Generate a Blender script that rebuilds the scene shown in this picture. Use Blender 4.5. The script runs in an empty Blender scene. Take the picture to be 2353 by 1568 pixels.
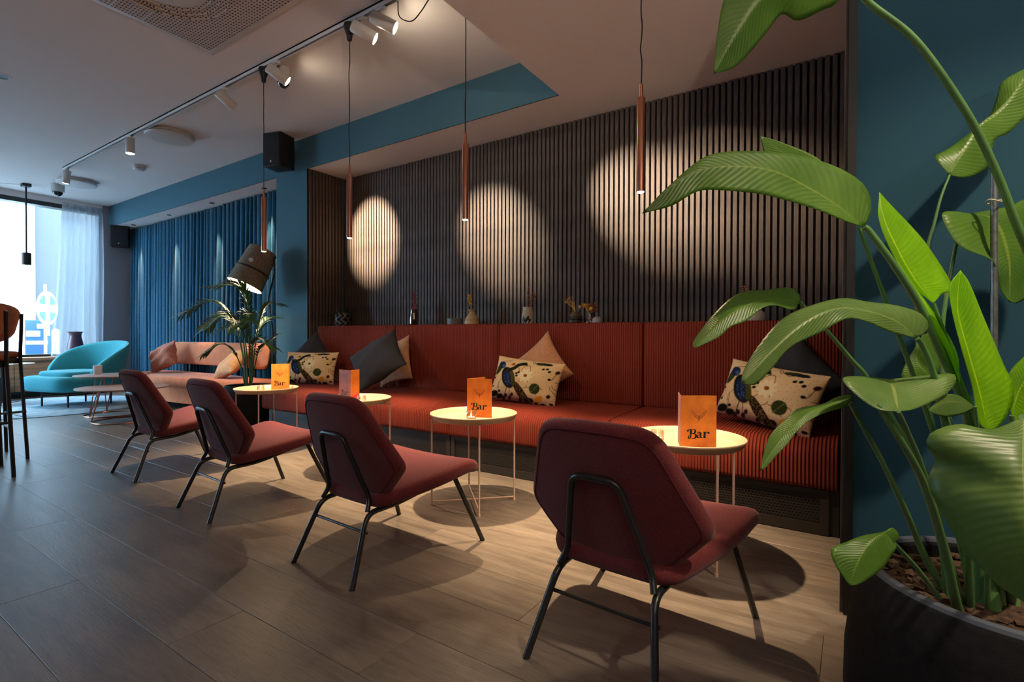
import bpy, bmesh, math, random
import numpy as np
from mathutils import Vector, Matrix
random.seed(7)
PI = math.pi
SC = bpy.context.scene
COL = SC.collection

# ------------------------------------------------------------------ camera, world, exposure
cam_d = bpy.data.cameras.new('camera')
cam_d.sensor_width = 36.0
cam_d.lens = 17.978
cam_d.clip_start = 0.05
cam_d.clip_end = 200
cam = bpy.data.objects.new('camera', cam_d)
COL.objects.link(cam)
_yaw, _pit, _rol = math.radians(33.719), math.radians(-0.613), math.radians(0.171)
_f = Vector((-math.sin(_yaw) * math.cos(_pit), math.cos(_yaw) * math.cos(_pit), math.sin(_pit)))
_r = _f.cross(Vector((0, 0, 1))).normalized()
_u = _r.cross(_f)
_R = _r * math.cos(_rol) + _u * math.sin(_rol)
_U = _u * math.cos(_rol) - _r * math.sin(_rol)
cam.matrix_world = Matrix(((_R.x, _U.x, -_f.x, 0), (_R.y, _U.y, -_f.y, 0), (_R.z, _U.z, -_f.z, 1.0), (0, 0, 0, 1)))
SC.camera = cam

world = bpy.data.worlds.new('sky')
SC.world = world
world.use_nodes = True
wn = world.node_tree.nodes
wn['Background'].inputs[0].default_value = (0.50, 0.77, 1.0, 1)
wn['Background'].inputs[1].default_value = 22.0

SC.view_settings.view_transform = 'Standard'
SC.view_settings.look = 'None'
SC.view_settings.exposure = 0.62
SC.view_settings.gamma = 1.0
SC.view_settings.use_curve_mapping = False
SC.cycles.max_bounces = 8
SC.cycles.diffuse_bounces = 4
SC.cycles.transparent_max_bounces = 12
SC.cycles.sample_clamp_indirect = 4.0
SC.cycles.caustics_reflective = False
SC.cycles.caustics_refractive = False
SC.cycles.use_denoising = True

WARM = (1.0, 0.70, 0.40)
WARM2 = (1.0, 0.80, 0.58)


def spot(name, loc, target, watts, size_deg, blend, color, radius=0.02, parent=None):
    d = bpy.data.lights.new(name, 'SPOT')
    d.energy = watts
    d.spot_size = math.radians(size_deg)
    d.spot_blend = blend
    d.color = color
    d.shadow_soft_size = radius
    o = bpy.data.objects.new(name, d)
    COL.objects.link(o)
    v = Vector(target) - Vector(loc)
    o.rotation_euler = v.to_track_quat('-Z', 'Y').to_euler()
    o.location = loc
    if parent is not None:
        o.parent = parent
        o.matrix_parent_inverse = Matrix.Translation(-parent.location)
    return o


# ------------------------------------------------------------------ materials
def lin(h):
    if isinstance(h, tuple):
        return h
    h = h.lstrip('#')
    c = [int(h[i:i + 2], 16) / 255 for i in (0, 2, 4)]
    return tuple(x / 12.92 if x <= 0.04045 else ((x + 0.055) / 1.055) ** 2.4 for x in c)


MATS = {}


def mat(name, col, rough=0.6, metal=0.0, noise=0.0, nscale=20.0, bump=0.0, bscale=200.0, spec=0.4, stretch=None,
        sheen=0.0, emit=None, estr=0.0, col2=None, coords='Object'):
    m = bpy.data.materials.new(name)
    m.use_nodes = True
    nt = m.node_tree
    N, L = nt.nodes, nt.links
    b = N['Principled BSDF']
    c = lin(col)
    b.inputs['Base Color'].default_value = (*c, 1)
    b.inputs['Roughness'].default_value = rough
    b.inputs['Metallic'].default_value = metal
    b.inputs['Specular IOR Level'].default_value = spec
    if sheen:
        b.inputs['Sheen Weight'].default_value = sheen
    tc = N.new('ShaderNodeTexCoord')
    mp = N.new('ShaderNodeMapping')
    L.new(tc.outputs[coords], mp.inputs[0])
    if stretch:
        mp.inputs['Scale'].default_value = stretch
    if noise:
        n = N.new('ShaderNodeTexNoise')
        n.inputs['Scale'].default_value = nscale
        n.inputs['Detail'].default_value = 5
        L.new(mp.outputs[0], n.inputs['Vector'])
        mx = N.new('ShaderNodeMix')
        mx.data_type = 'RGBA'
        c2 = lin(col2) if col2 else tuple(x * (1 - noise) for x in c)
        c1 = c if col2 else tuple(min(1, x * (1 + noise)) for x in c)
        mx.inputs[6].default_value = (*c1, 1)
        mx.inputs[7].default_value = (*c2, 1)
        rp = N.new('ShaderNodeValToRGB')
        rp.color_ramp.elements[0].position = 0.3
        rp.color_ramp.elements[1].position = 0.7
        L.new(n.outputs[0], rp.inputs[0])
        L.new(rp.outputs[0], mx.inputs[0])
        L.new(mx.outputs[2], b.inputs['Base Color'])
    if bump:
        n2 = N.new('ShaderNodeTexNoise')
        n2.inputs['Scale'].default_value = bscale
        n2.inputs['Detail'].default_value = 3
        L.new(mp.outputs[0], n2.inputs['Vector'])
        bp = N.new('ShaderNodeBump')
        bp.inputs['Strength'].default_value = bump
        bp.inputs['Distance'].default_value = 0.002
        L.new(n2.outputs[0], bp.inputs['Height'])
        L.new(bp.outputs[0], b.inputs['Normal'])
    if emit:
        b.inputs['Emission Color'].default_value = (*lin(emit), 1)
        b.inputs['Emission Strength'].default_value = estr
    MATS[name] = m
    return m


def nodes_of(m):
    return m.node_tree.nodes, m.node_tree.links, m.node_tree.nodes['Principled BSDF']


M_white = mat('ceiling_paint', (0.78, 0.74, 0.73), 0.9, bump=0.08, bscale=300, spec=0.1)
M_soffit = M_white
M_teal = mat('teal_paint', (0.055, 0.130, 0.170), 0.8, bump=0.1, bscale=250, spec=0.15)
M_navy = mat('dark_blue_paint', (0.020, 0.066, 0.098), 0.85, bump=0.1, bscale=250, spec=0.12)
M_greywall = mat('grey_paint', (0.36, 0.34, 0.36), 0.9, bump=0.1, bscale=250, spec=0.1)
M_black = mat('black_paint', (0.012, 0.012, 0.013), 0.5)
M_blackmetal = mat('black_metal', (0.012, 0.013, 0.014), 0.32, spec=0.5)
M_darkwood = mat('dark_stained_wood', (0.012, 0.010, 0.009), 0.6, noise=0.4, nscale=8, stretch=(6, 6, 0.4))
M_slat = mat('slat_oak', (0.115, 0.085, 0.068), 0.55, noise=1, nscale=14, stretch=(5, 5, 0.6), col2=(0.055, 0.040, 0.033),
             bump=0.35, bscale=120, spec=0.35)
M_cord = mat('black_cord', (0.01, 0.01, 0.01), 0.6)
M_copper = mat('brushed_copper', (0.50, 0.22, 0.14), 0.28, metal=0.9, bump=0.05, bscale=400, stretch=(8, 8, .2))
M_trackwhite = mat('track_white', (0.75, 0.75, 0.78), 0.5)
M_lampwhite = mat('lamp_white', (0.62, 0.60, 0.57), 0.45)
M_glow = mat('lamp_glow', (1, 1, 1), 0.4, emit=(1.0, 0.86, 0.62), estr=18)
M_lens = mat('spot_lens', (1, 1, 1), 0.4, emit=(1.0, 0.84, 0.60), estr=70)
M_glow2 = mat('lamp_glow_soft', (1, 1, 1), 0.4, emit=(1.0, 0.85, 0.66), estr=2.0)
M_plastic = mat('white_plastic', (0.58, 0.57, 0.56), 0.5)
M_smoke = mat('dark_dome', (0.01, 0.011, 0.013), 0.08, spec=0.8)
M_maroon = mat('maroon_wool', (0.125, 0.022, 0.026), 0.9, noise=0.35, nscale=260, bump=0.5, bscale=420, spec=0.15, sheen=0.15)
M_piping = mat('maroon_piping', (0.085, 0.016, 0.022), 0.9, spec=0.1)
M_tray = mat('cream_enamel', (0.38, 0.265, 0.18), 0.42, spec=0.4)
M_traywire = mat('pink_beige_enamel', (0.56, 0.36, 0.28), 0.45)
M_charcoal = mat('charcoal_cotton', (0.036, 0.038, 0.046), 0.95, noise=0.3, nscale=300, bump=0.5, bscale=350, spec=0.1)
M_tan = mat('tan_velvet', (0.42, 0.20, 0.10), 0.8, noise=0.15, nscale=40, bump=0.3, bscale=160, spec=0.15, sheen=0.2)
M_peach = mat('peach_velvet', (0.58, 0.20, 0.12), 0.8, noise=0.12, nscale=30, bump=0.3, bscale=60, spec=0.15, sheen=0.2)
M_sofa = mat('orange_suede', (0.64, 0.20, 0.085), 0.85, noise=0.12, nscale=10, bump=0.2, bscale=250, spec=0.12, sheen=0.2)
M_armteal = mat('turquoise_wool', (0.035, 0.28, 0.34), 0.9, noise=0.2, nscale=120, bump=0.5, bscale=250, spec=0.1, sheen=0.15)
M_curtain = mat('blue_velvet', (0.008, 0.080, 0.145), 0.8, noise=0.2, nscale=40, bump=0.15, bscale=300, spec=0.15, sheen=0.15)
M_potblack = mat('black_fibre_pot', (0.008, 0.008, 0.009), 0.8, noise=0.3, nscale=60, bump=0.25, bscale=180, spec=0.12)
M_potrim = mat('grey_pot_rim', (0.06, 0.075, 0.10), 0.6, bump=0.2, bscale=200)
M_soil = mat('bark_soil', (0.10, 0.055, 0.03), 0.95, noise=1, nscale=45, col2=(0.02, 0.012, 0.008), bump=1.0, bscale=80)
M_tablewood = mat('bronze_top', (0.30, 0.20, 0.17), 0.35, spec=0.5)
M_ledge = mat('oak_ledge', (0.42, 0.25, 0.15), 0.6, noise=0.3, nscale=6, stretch=(1, .4, 8), bump=0.1, bscale=60)
M_stoolfab = mat('rust_leather', (0.36, 0.11, 0.05), 0.6, noise=0.15, nscale=30, bump=0.2, bscale=160)
M_felt = mat('grey_brown_felt', (0.34, 0.27, 0.20), 0.95, noise=0.9, nscale=110, col2=(0.10, 0.085, 0.07), bump=0.6, bscale=250, spec=0.1)
M_feltin = mat('shade_lining', (0.85, 0.78, 0.68), 0.8, emit=(1.0, 0.86, 0.68), estr=1.6)
M_disc = mat('pale_blue_disc', (0.32, 0.42, 0.48), 0.95, noise=0.25, nscale=9, bump=0.6, bscale=220, spec=0.05)
M_purple = mat('plum_glaze', (0.11, 0.055, 0.085), 0.35, spec=0.5)
M_cardpink = mat('pink_print', (0.80, 0.06, 0.08), 0.7)
M_ink = mat('black_ink', (0.006, 0.006, 0.008), 0.7)
M_emblem = mat('brown_ink', (0.27, 0.085, 0.02), 0.7)
M_wax = mat('candle_wax', (0.85, 0.74, 0.58), 0.5)
M_flame = mat('flame', (1, .7, .3), 0.5, emit=(1.0, 0.62, 0.22), estr=14)
M_stem = mat('leaf_stalk', (0.085, 0.19, 0.060), 0.32, noise=0.25, nscale=12, spec=0.4, stretch=(1, 1, .3))
M_stake = mat('galvanised_stake', (0.16, 0.18, 0.18), 0.4, metal=0.6, noise=0.3, nscale=60)
M_twine = mat('twine', (0.45, 0.42, 0.32), 0.8)
M_palm = mat('palm_leaflet', (0.040, 0.105, 0.022), 0.45, noise=0.4, nscale=14, spec=0.5)
M_palmstem = mat('palm_stem', (0.10, 0.17, 0.04), 0.5, noise=0.2, nscale=20)

# white/orange printed card
M_card = mat('orange_print', (0.85, 0.28, 0.035), 0.6, noise=1, nscale=16, col2=(0.62, 0.17, 0.03), spec=0.3)
M_cardin = mat('mauve_print', (0.20, 0.075, 0.075), 0.6, noise=0.3, nscale=14)

# glass (thin, lets light and shadow rays pass)
def thin_glass(name, tint, gloss=0.08, rough=0.02):
    m = bpy.data.materials.new(name)
    m.use_nodes = True
    N, L = m.node_tree.nodes, m.node_tree.links
    N.remove(N['Principled BSDF'])
    t = N.new('ShaderNodeBsdfTransparent')
    t.inputs[0].default_value = (*tint, 1)
    g = N.new('ShaderNodeBsdfGlossy')
    g.inputs['Roughness'].default_value = rough
    lw = N.new('ShaderNodeLayerWeight')
    lw.inputs[0].default_value = 0.25
    mm = N.new('ShaderNodeMath')
    mm.operation = 'MULTIPLY_ADD'
    L.new(lw.outputs['Facing'], mm.inputs[0])
    mm.inputs[1].default_value = gloss * 3
    mm.inputs[2].default_value = gloss * 0.6
    mx = N.new('ShaderNodeMixShader')
    L.new(mm.outputs[0], mx.inputs[0])
    L.new(t.outputs[0], mx.inputs[1])
    L.new(g.outputs[0], mx.inputs[2])
    L.new(mx.outputs[0], N['Material Output'].inputs[0])
    return m


M_pane = thin_glass('window_glass', (0.97, 0.985, 1.0), 0.05)
M_glass = thin_glass('tumbler_glass', (0.90, 0.88, 0.85), 0.16)
M_amber = thin_glass('amber_glass', (0.55, 0.34, 0.10), 0.22)


def sheer():
    m = bpy.data.materials.new('sheer_voile')
    m.use_nodes = True
    N, L = m.node_tree.nodes, m.node_tree.links
    N.remove(N['Principled BSDF'])
    t = N.new('ShaderNodeBsdfTransparent')
    tl = N.new('ShaderNodeBsdfTranslucent')
    tl.inputs[0].default_value = (0.26, 0.29, 0.34, 1)
    d = N.new('ShaderNodeBsdfDiffuse')
    d.inputs[0].default_value = (0.75, 0.75, 0.78, 1)
    a = N.new('ShaderNodeMixShader')
    a.inputs[0].default_value = 0.4
    L.new(tl.outputs[0], a.inputs[1])
    L.new(d.outputs[0], a.inputs[2])
    lw = N.new('ShaderNodeLayerWeight')
    lw.inputs[0].default_value = 0.5
    mr = N.new('ShaderNodeMapRange')
    L.new(lw.outputs['Facing'], mr.inputs[0])
    mr.inputs[3].default_value = 0.52
    mr.inputs[4].default_value = 0.95
    x = N.new('ShaderNodeMixShader')
    L.new(mr.outputs[0], x.inputs[0])
    L.new(t.outputs[0], x.inputs[1])
    L.new(a.outputs[0], x.inputs[2])
    L.new(x.outputs[0], N['Material Output'].inputs[0])
    return m


M_sheer = sheer()


# corduroy: ribs run across X
def corduroy():
    m = mat('rust_corduroy', (0.30, 0.042, 0.022), 0.85, spec=0.1)
    N, L, b = nodes_of(m)
    tc = N.new('ShaderNodeTexCoord')
    w = N.new('ShaderNodeTexWave')
    w.wave_type = 'BANDS'
    w.bands_direction = 'X'
    w.inputs['Scale'].default_value = 2 * PI / 0.0175 / 20
    w.inputs['Distortion'].default_value = 0.25
    w.inputs['Detail'].default_value = 1
    w.inputs['Detail Scale'].default_value = 0.6
    L.new(tc.outputs['Object'], w.inputs['Vector'])
    bp = N.new('ShaderNodeBump')
    bp.inputs['Strength'].default_value = 1.0
    bp.inputs['Distance'].default_value = 0.008
    L.new(w.outputs['Fac'], bp.inputs['Height'])
    n = N.new('ShaderNodeTexNoise')
    n.inputs['Scale'].default_value = 350
    L.new(tc.outputs['Object'], n.inputs['Vector'])
    bp2 = N.new('ShaderNodeBump')
    bp2.inputs['Strength'].default_value = 0.3
    bp2.inputs['Distance'].default_value = 0.002
    L.new(n.outputs[0], bp2.inputs['Height'])
    L.new(bp.outputs[0], bp2.inputs['Normal'])
    L.new(bp2.outputs[0], b.inputs['Normal'])
    n3 = N.new('ShaderNodeTexNoise')
    n3.inputs['Scale'].default_value = 3
    L.new(tc.outputs['Object'], n3.inputs['Vector'])
    ad = N.new('ShaderNodeMath')
    ad.operation = 'MULTIPLY'
    L.new(w.outputs['Fac'], ad.inputs[0])
    L.new(n3.outputs[0], ad.inputs[1])
    mx = N.new('ShaderNodeMix')
    mx.data_type = 'RGBA'
    mx.inputs[6].default_value = (0.165, 0.027, 0.017, 1)  # groove shade is put into the colour as well as the bump
    mx.inputs[7].default_value = (0.30, 0.050, 0.028, 1)
    L.new(ad.outputs[0], mx.inputs[0])
    L.new(mx.outputs[2], b.inputs['Base Color'])
    return m


M_cord_fab = corduroy()


# oak plank, tinted per object
def plank_mat():
    m = mat('grey_brown_oak', (0.3, 0.23, 0.17), 0.42, spec=0.45)
    N, L, b = nodes_of(m)
    tc = N.new('ShaderNodeTexCoord')
    oi = N.new('ShaderNodeObjectInfo')
    va = N.new('ShaderNodeVectorMath')
    va.operation = 'MULTIPLY_ADD'
    cb = N.new('ShaderNodeCombineXYZ')
    for i in range(3):
        L.new(oi.outputs['Random'], cb.inputs[i])
    va.inputs[1].default_value = (31, 17, 7)
    L.new(cb.outputs[0], va.inputs[0])
    L.new(tc.outputs['Object'], va.inputs[2])
    mp = N.new('ShaderNodeMapping')
    mp.inputs['Scale'].default_value = (1.1, 9, 1)
    L.new(va.outputs[0], mp.inputs[0])
    n = N.new('ShaderNodeTexNoise')
    n.inputs['Scale'].default_value = 2.2
    n.inputs['Detail'].default_value = 8
    n.inputs['Roughness'].default_value = 0.65
    n.inputs['Distortion'].default_value = 0.6
    L.new(mp.outputs[0], n.inputs['Vector'])
    mp2 = N.new('ShaderNodeMapping')
    mp2.inputs['Scale'].default_value = (2.5, 26, 1)
    L.new(va.outputs[0], mp2.inputs[0])
    w = N.new('ShaderNodeTexNoise')
    w.inputs['Scale'].default_value = 5.0
    w.inputs['Detail'].default_value = 4
    w.inputs['Distortion'].default_value = 1.2
    L.new(mp2.outputs[0], w.inputs['Vector'])
    r = N.new('ShaderNodeValToRGB')
    r.color_ramp.elements[0].position = 0.32
    r.color_ramp.elements[0].color = (0.092, 0.077, 0.067, 1)
    r.color_ramp.elements[1].position = 0.68
    r.color_ramp.elements[1].color = (0.168, 0.140, 0.118, 1)
    L.new(n.outputs[0], r.inputs[0])
    hs = N.new('ShaderNodeHueSaturation')
    mr = N.new('ShaderNodeMapRange')
    mr.inputs[3].default_value = 0.90
    mr.inputs[4].default_value = 1.08
    L.new(oi.outputs['Random'], mr.inputs[0])
    L.new(mr.outputs[0], hs.inputs['Value'])
    L.new(r.outputs[0], hs.inputs['Color'])
    mx = N.new('ShaderNodeMix')
    mx.data_type = 'RGBA'
    mx.blend_type = 'MULTIPLY'
    r2 = N.new('ShaderNodeValToRGB')
    r2.color_ramp.elements[0].position = 0.36
    r2.color_ramp.elements[0].color = (0.80, 0.78, 0.77, 1)
    r2.color_ramp.elements[1].position = 0.5
    r2.color_ramp.elements[1].color = (1, 1, 1, 1)
    L.new(w.outputs[0], r2.inputs[0])
    mx.inputs[0].default_value = 0.8
    L.new(hs.outputs[0], mx.inputs[6])
    L.new(r2.outputs[0], mx.inputs[7])
    L.new(mx.outputs[2], b.inputs['Base Color'])
    bp = N.new('ShaderNodeBump')
    bp.inputs['Strength'].default_value = 0.35
    bp.inputs['Distance'].default_value = 0.002
    L.new(w.outputs[0], bp.inputs['Height'])
    L.new(bp.outputs[0], b.inputs['Normal'])
    mr2 = N.new('ShaderNodeMapRange')
    mr2.inputs[3].default_value = 0.30
    mr2.inputs[4].default_value = 0.46
    L.new(n.outputs[0], mr2.inputs[0])
    L.new(mr2.outputs[0], b.inputs['Roughness'])
    return m


M_plank = plank_mat()


# big leaves: translucent, ribbed along the second UV axis
def leaf_mat(name, top, trans, mixf):
    m = mat(name, top, 0.38, spec=0.45)
    N, L, b = nodes_of(m)
    uv = N.new('ShaderNodeTexCoord')
    sp = N.new('ShaderNodeSeparateXYZ')
    L.new(uv.outputs['UV'], sp.inputs[0])
    # v = distance from midrib 0..1, u = along; veins sweep towards the tip
    ma = N.new('ShaderNodeMath')
    ma.operation = 'MULTIPLY_ADD'
    ma.inputs[1].default_value = -0.16
    L.new(sp.outputs[1], ma.inputs[0])
    L.new(sp.outputs[0], ma.inputs[2])
    sn = N.new('ShaderNodeMath')
    sn.operation = 'MULTIPLY'
    sn.inputs[1].default_value = 190
    L.new(ma.outputs[0], sn.inputs[0])
    s2 = N.new('ShaderNodeMath')
    s2.operation = 'SINE'
    L.new(sn.outputs[0], s2.inputs[0])
    n = N.new('ShaderNodeTexNoise')
    n.inputs['Scale'].default_value = 9
    n.inputs['Detail'].default_value = 4
    L.new(uv.outputs['Object'], n.inputs['Vector'])
    ml = N.new('ShaderNodeMath')
    ml.operation = 'MULTIPLY_ADD'
    ml.inputs[1].default_value = 0.035
    L.new(s2.outputs[0], ml.inputs[0])
    L.new(n.outputs[0], ml.inputs[2])
    r = N.new('ShaderNodeValToRGB')
    r.color_ramp.elements[0].position = 0.3
    r.color_ramp.elements[0].color = (top[0] * .7, top[1] * .75, top[2] * .7, 1)
    r.color_ramp.elements[1].position = 0.75
    r.color_ramp.elements[1].color = (top[0] * 1.35, top[1] * 1.25, top[2] * 1.3, 1)
    L.new(ml.outputs[0], r.inputs[0])
    # pale midrib
    rib = N.new('ShaderNodeMath')
    rib.operation = 'LESS_THAN'
    rib.inputs[1].default_value = 0.035
    L.new(sp.outputs[1], rib.inputs[0])
    mx = N.new('ShaderNodeMix')
    mx.data_type = 'RGBA'
    L.new(rib.outputs[0], mx.inputs[0])
    L.new(r.outputs[0], mx.inputs[6])
    mx.inputs[7].default_value = (top[0] * 1.9 + .03, top[1] * 1.4 + .03, top[2] * 1.5 + .01, 1)
    L.new(mx.outputs[2], b.inputs['Base Color'])
    bp = N.new('ShaderNodeBump')
    bp.inputs['Strength'].default_value = 0.25
    bp.inputs['Distance'].default_value = 0.0008
    L.new(s2.outputs[0], bp.inputs['Height'])
    L.new(bp.outputs[0], b.inputs['Normal'])
    tr = N.new('ShaderNodeBsdfTranslucent')
    tr.inputs[0].default_value = (*trans, 1)
    ms = N.new('ShaderNodeMixShader')
    ms.inputs[0].default_value = mixf
    L.new(b.outputs[0], ms.inputs[1])
    L.new(tr.outputs[0], ms.inputs[2])
    L.new(ms.outputs[0], N['Material Output'].inputs[0])
    return m


M_leafA = leaf_mat('leaf_mid_green', (0.095, 0.205, 0.028), (0.24, 0.46, 0.015), 0.38)
M_leafB = leaf_mat('leaf_backlit', (0.25, 0.50, 0.012), (0.55, 0.90, 0.01), 0.55)  # light shining through these leaves is put into their brighter colour
M_leafC = leaf_mat('leaf_grey_green', (0.120, 0.220, 0.050), (0.18, 0.34, 0.02), 0.30)

# woven brick seen far outside
def brick_mat():
    m = mat('pale_brick', (0.5, 0.5, 0.5), 0.9)
    N, L, b = nodes_of(m)
    tc = N.new('ShaderNodeTexCoord')
    mp = N.new('ShaderNodeMapping')
    mp.inputs['Rotation'].default_value = (PI / 2, 0, PI / 2)
    L.new(tc.outputs['Object'], mp.inputs[0])
    t = N.new('ShaderNodeTexBrick')
    t.inputs['Color1'].default_value = (0.135, 0.124, 0.118, 1)
    t.inputs['Color2'].default_value = (0.100, 0.092, 0.088, 1)
    t.inputs['Mortar'].default_value = (0.055, 0.054, 0.054, 1)
    t.inputs['Scale'].default_value = 1.0
    t.inputs['Brick Width'].default_value = 0.36
    t.inputs['Row Height'].default_value = 0.11
    t.inputs['Mortar Size'].default_value = 0.012
    L.new(mp.outputs[0], t.inputs[0])
    L.new(t.outputs[0], b.inputs['Base Color'])
    return m


M_brick = brick_mat()
M_render = mat('white_render', (0.5, 0.5, 0.5), 0.9)
M_blueglaze = mat('blue_glazing', (0.015, 0.05, 0.075), 0.15)
M_paving = mat('pale_paving', (0.18, 0.18, 0.18), 0.9, noise=0.2, nscale=3)
M_meter = mat('blue_box_paint', (0.006, 0.035, 0.12), 0.5)
M_signcyan = mat('cyan_print', (0.012, 0.075, 0.085), 0.5)
M_signwhite = mat('white_print', (0.4, 0.4, 0.4), 0.5)
M_signorange = mat('orange_print_plain', (0.30, 0.13, 0.03), 0.5)

# perforated ceiling cassette
def perf_mat():
    m = mat('perforated_white', (0.50, 0.43, 0.40), 0.7)
    N, L, b = nodes_of(m)
    tc = N.new('ShaderNodeTexCoord')
    mp = N.new('ShaderNodeMapping')
    mp.inputs['Scale'].default_value = (1 / 0.034, 1 / 0.020, 1)
    L.new(tc.outputs['Object'], mp.inputs[0])
    fr = N.new('ShaderNodeVectorMath')
    fr.operation = 'FRACTION'
    L.new(mp.outputs[0], fr.inputs[0])
    sb = N.new('ShaderNodeVectorMath')
    sb.operation = 'SUBTRACT'
    sb.inputs[1].default_value = (0.5, 0.5, 0)
    L.new(fr.outputs[0], sb.inputs[0])
    ml = N.new('ShaderNodeVectorMath')
    ml.operation = 'MULTIPLY'
    ml.inputs[1].default_value = (1, 1, 0)
    L.new(sb.outputs[0], ml.inputs[0])
    ln = N.new('ShaderNodeVectorMath')
    ln.operation = 'LENGTH'
    L.new(ml.outputs[0], ln.inputs[0])
    lt = N.new('ShaderNodeMath')
    lt.operation = 'LESS_THAN'
    lt.inputs[1].default_value = 0.27
    L.new(ln.outputs['Value'], lt.inputs[0])
    mx = N.new('ShaderNodeMix')
    mx.data_type = 'RGBA'
    mx.inputs[6].default_value = (0.52, 0.45, 0.42, 1)
    mx.inputs[7].default_value = (0.05, 0.04, 0.04, 1)
    L.new(lt.outputs[0], mx.inputs[0])
    L.new(mx.outputs[2], b.inputs['Base Color'])
    return m


M_perf = perf_mat()


def vc_mat(name, rough=0.9, bump=0.4):
    m = mat(name, (0.5, 0.5, 0.5), rough, bump=bump, bscale=320, spec=0.15)
    N, L, b = nodes_of(m)
    a = N.new('ShaderNodeVertexColor')
    a.layer_name = 'print'
    L.new(a.outputs[0], b.inputs['Base Color'])
    return m


M_print = vc_mat('printed_linen')
M_pattern = vc_mat('glazed_pattern', 0.35, 0.1)


# ------------------------------------------------------------------ mesh helpers
def bm_new():
    return bmesh.new()


def add_box(bm, x0, x1, y0, y1, z0, z1, bev=0.0, seg=2):
    r = bmesh.ops.create_cube(bm, size=1.0)
    vs = r['verts']
    for v in vs:
        v.co = Vector(((x0 + x1) / 2 + v.co.x * (x1 - x0), (y0 + y1) / 2 + v.co.y * (y1 - y0), (z0 + z1) / 2 + v.co.z * (z1 - z0)))
    if bev:
        es = list({e for v in vs for e in v.link_edges})
        bmesh.ops.bevel(bm, geom=es, offset=bev, segments=seg, affect='EDGES', profile=0.5)
    return vs


def frames(pts, closed=False):
    n = len(pts)
    T = []
    for i in range(n):
        a = pts[(i - 1) % n] if (closed or i > 0) else pts[i]
        b = pts[(i + 1) % n] if (closed or i < n - 1) else pts[i]
        t = (b - a)
        T.append(t.normalized() if t.length > 1e-9 else Vector((0, 0, 1)))
    up = Vector((0, 0, 1)) if abs(T[0].z) < 0.9 else Vector((1, 0, 0))
    nrm = (up - T[0] * up.dot(T[0])).normalized()
    out = []
    for i in range(n):
        nrm = (nrm - T[i] * nrm.dot(T[i]))
        nrm = nrm.normalized() if nrm.length > 1e-6 else T[i].orthogonal().normalized()
        out.append((nrm, T[i].cross(nrm)))
    return out


def add_tube(bm, pts, r, seg=8, closed=False, cap=True):
    pts = [Vector(p) for p in pts]
    n = len(pts)
    rs = r if isinstance(r, (list, tuple)) else [r] * n
    fr = frames(pts, closed)
    rings = []
    for i in range(n):
        a, b = fr[i]
        rings.append([bm.verts.new(pts[i] + a * (math.cos(2 * PI * k / seg) * rs[i]) + b * (math.sin(2 * PI * k / seg) * rs[i])) for k in range(seg)])
    m = n if closed else n - 1
    for i in range(m):
        A, B = rings[i], rings[(i + 1) % n]
        sh = 0
        if closed and i == n - 1:
            sh = min(range(seg), key=lambda s: (A[0].co - B[s].co).length)
        for k in range(seg):
            bm.faces.new((A[k], A[(k + 1) % seg], B[(k + 1 + sh) % seg], B[(k + sh) % seg]))
    if cap and not closed:
        bm.faces.new(rings[0][::-1])
        bm.faces.new(rings[-1])
    return rings


def add_cyl(bm, p0, p1, r0, r1=None, seg=20):
    return add_tube(bm, [p0, p1], [r0, r0 if r1 is None else r1], seg)


def smooth_path(pts, k=8):
    P = [Vector(p) for p in pts]
    if len(P) < 3:
        return P
    Q = [P[0] * 2 - P[1]] + P + [P[-1] * 2 - P[-2]]
    out = []
    for i in range(1, len(Q) - 2):
        a, b, c, d = Q[i - 1], Q[i], Q[i + 1], Q[i + 2]
        for j in range(k):
            t = j / k
            out.append(0.5 * ((2 * b) + (c - a) * t + (2 * a - 5 * b + 4 * c - d) * t * t + (3 * b - a - 3 * c + d) * t ** 3))
    out.append(P[-1])
    return out


def fillet(pts, rad, k=5):
    """polyline with rounded corners"""
    P = [Vector(p) for p in pts]
    out = [P[0]]
    for i in range(1, len(P) - 1):
        a, b, c = P[i - 1], P[i], P[i + 1]
        u, v = (a - b), (c - b)
        d = min(rad, u.length * .45, v.length * .45)
        p, q = b + u.normalized() * d, b + v.normalized() * d
        for j in range(k + 1):
            t = j / k
            out.append(p * (1 - t) ** 2 + b * 2 * t * (1 - t) + q * t * t)
    out.append(P[-1])
    return out


def add_lathe(bm, prof, seg=32, c=(0, 0, 0)):
    rings = []
    for r, z in prof:
        if r < 1e-5:
            rings.append([bm.verts.new((c[0], c[1], c[2] + z))])
        else:
            rings.append([bm.verts.new((c[0] + r * math.cos(2 * PI * k / seg), c[1] + r * math.sin(2 * PI * k / seg), c[2] + z)) for k in range(seg)])
    for A, B in zip(rings[:-1], rings[1:]):
        for k in range(seg):
            a, b = A[k % len(A)], A[(k + 1) % len(A)]
            d, e = B[k % len(B)], B[(k + 1) % len(B)]
            if len(A) == 1 and len(B) == 1:
                continue
            if len(A) == 1:
                bm.faces.new((a, e, d))
            elif len(B) == 1:
                bm.faces.new((a, b, d))
            else:
                bm.faces.new((a, b, e, d))
    return rings


def add_prism(bm, outline, z0, z1):
    """outline: list of (x,y); extruded along z"""
    A = [bm.verts.new((x, y, z0)) for x, y in outline]
    B = [bm.verts.new((x, y, z1)) for x, y in outline]
    n = len(A)
    bm.faces.new(A[::-1])
    bm.faces.new(B)
    for i in range(n):
        bm.faces.new((A[i], A[(i + 1) % n], B[(i + 1) % n], B[i]))
    return A, B


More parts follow.
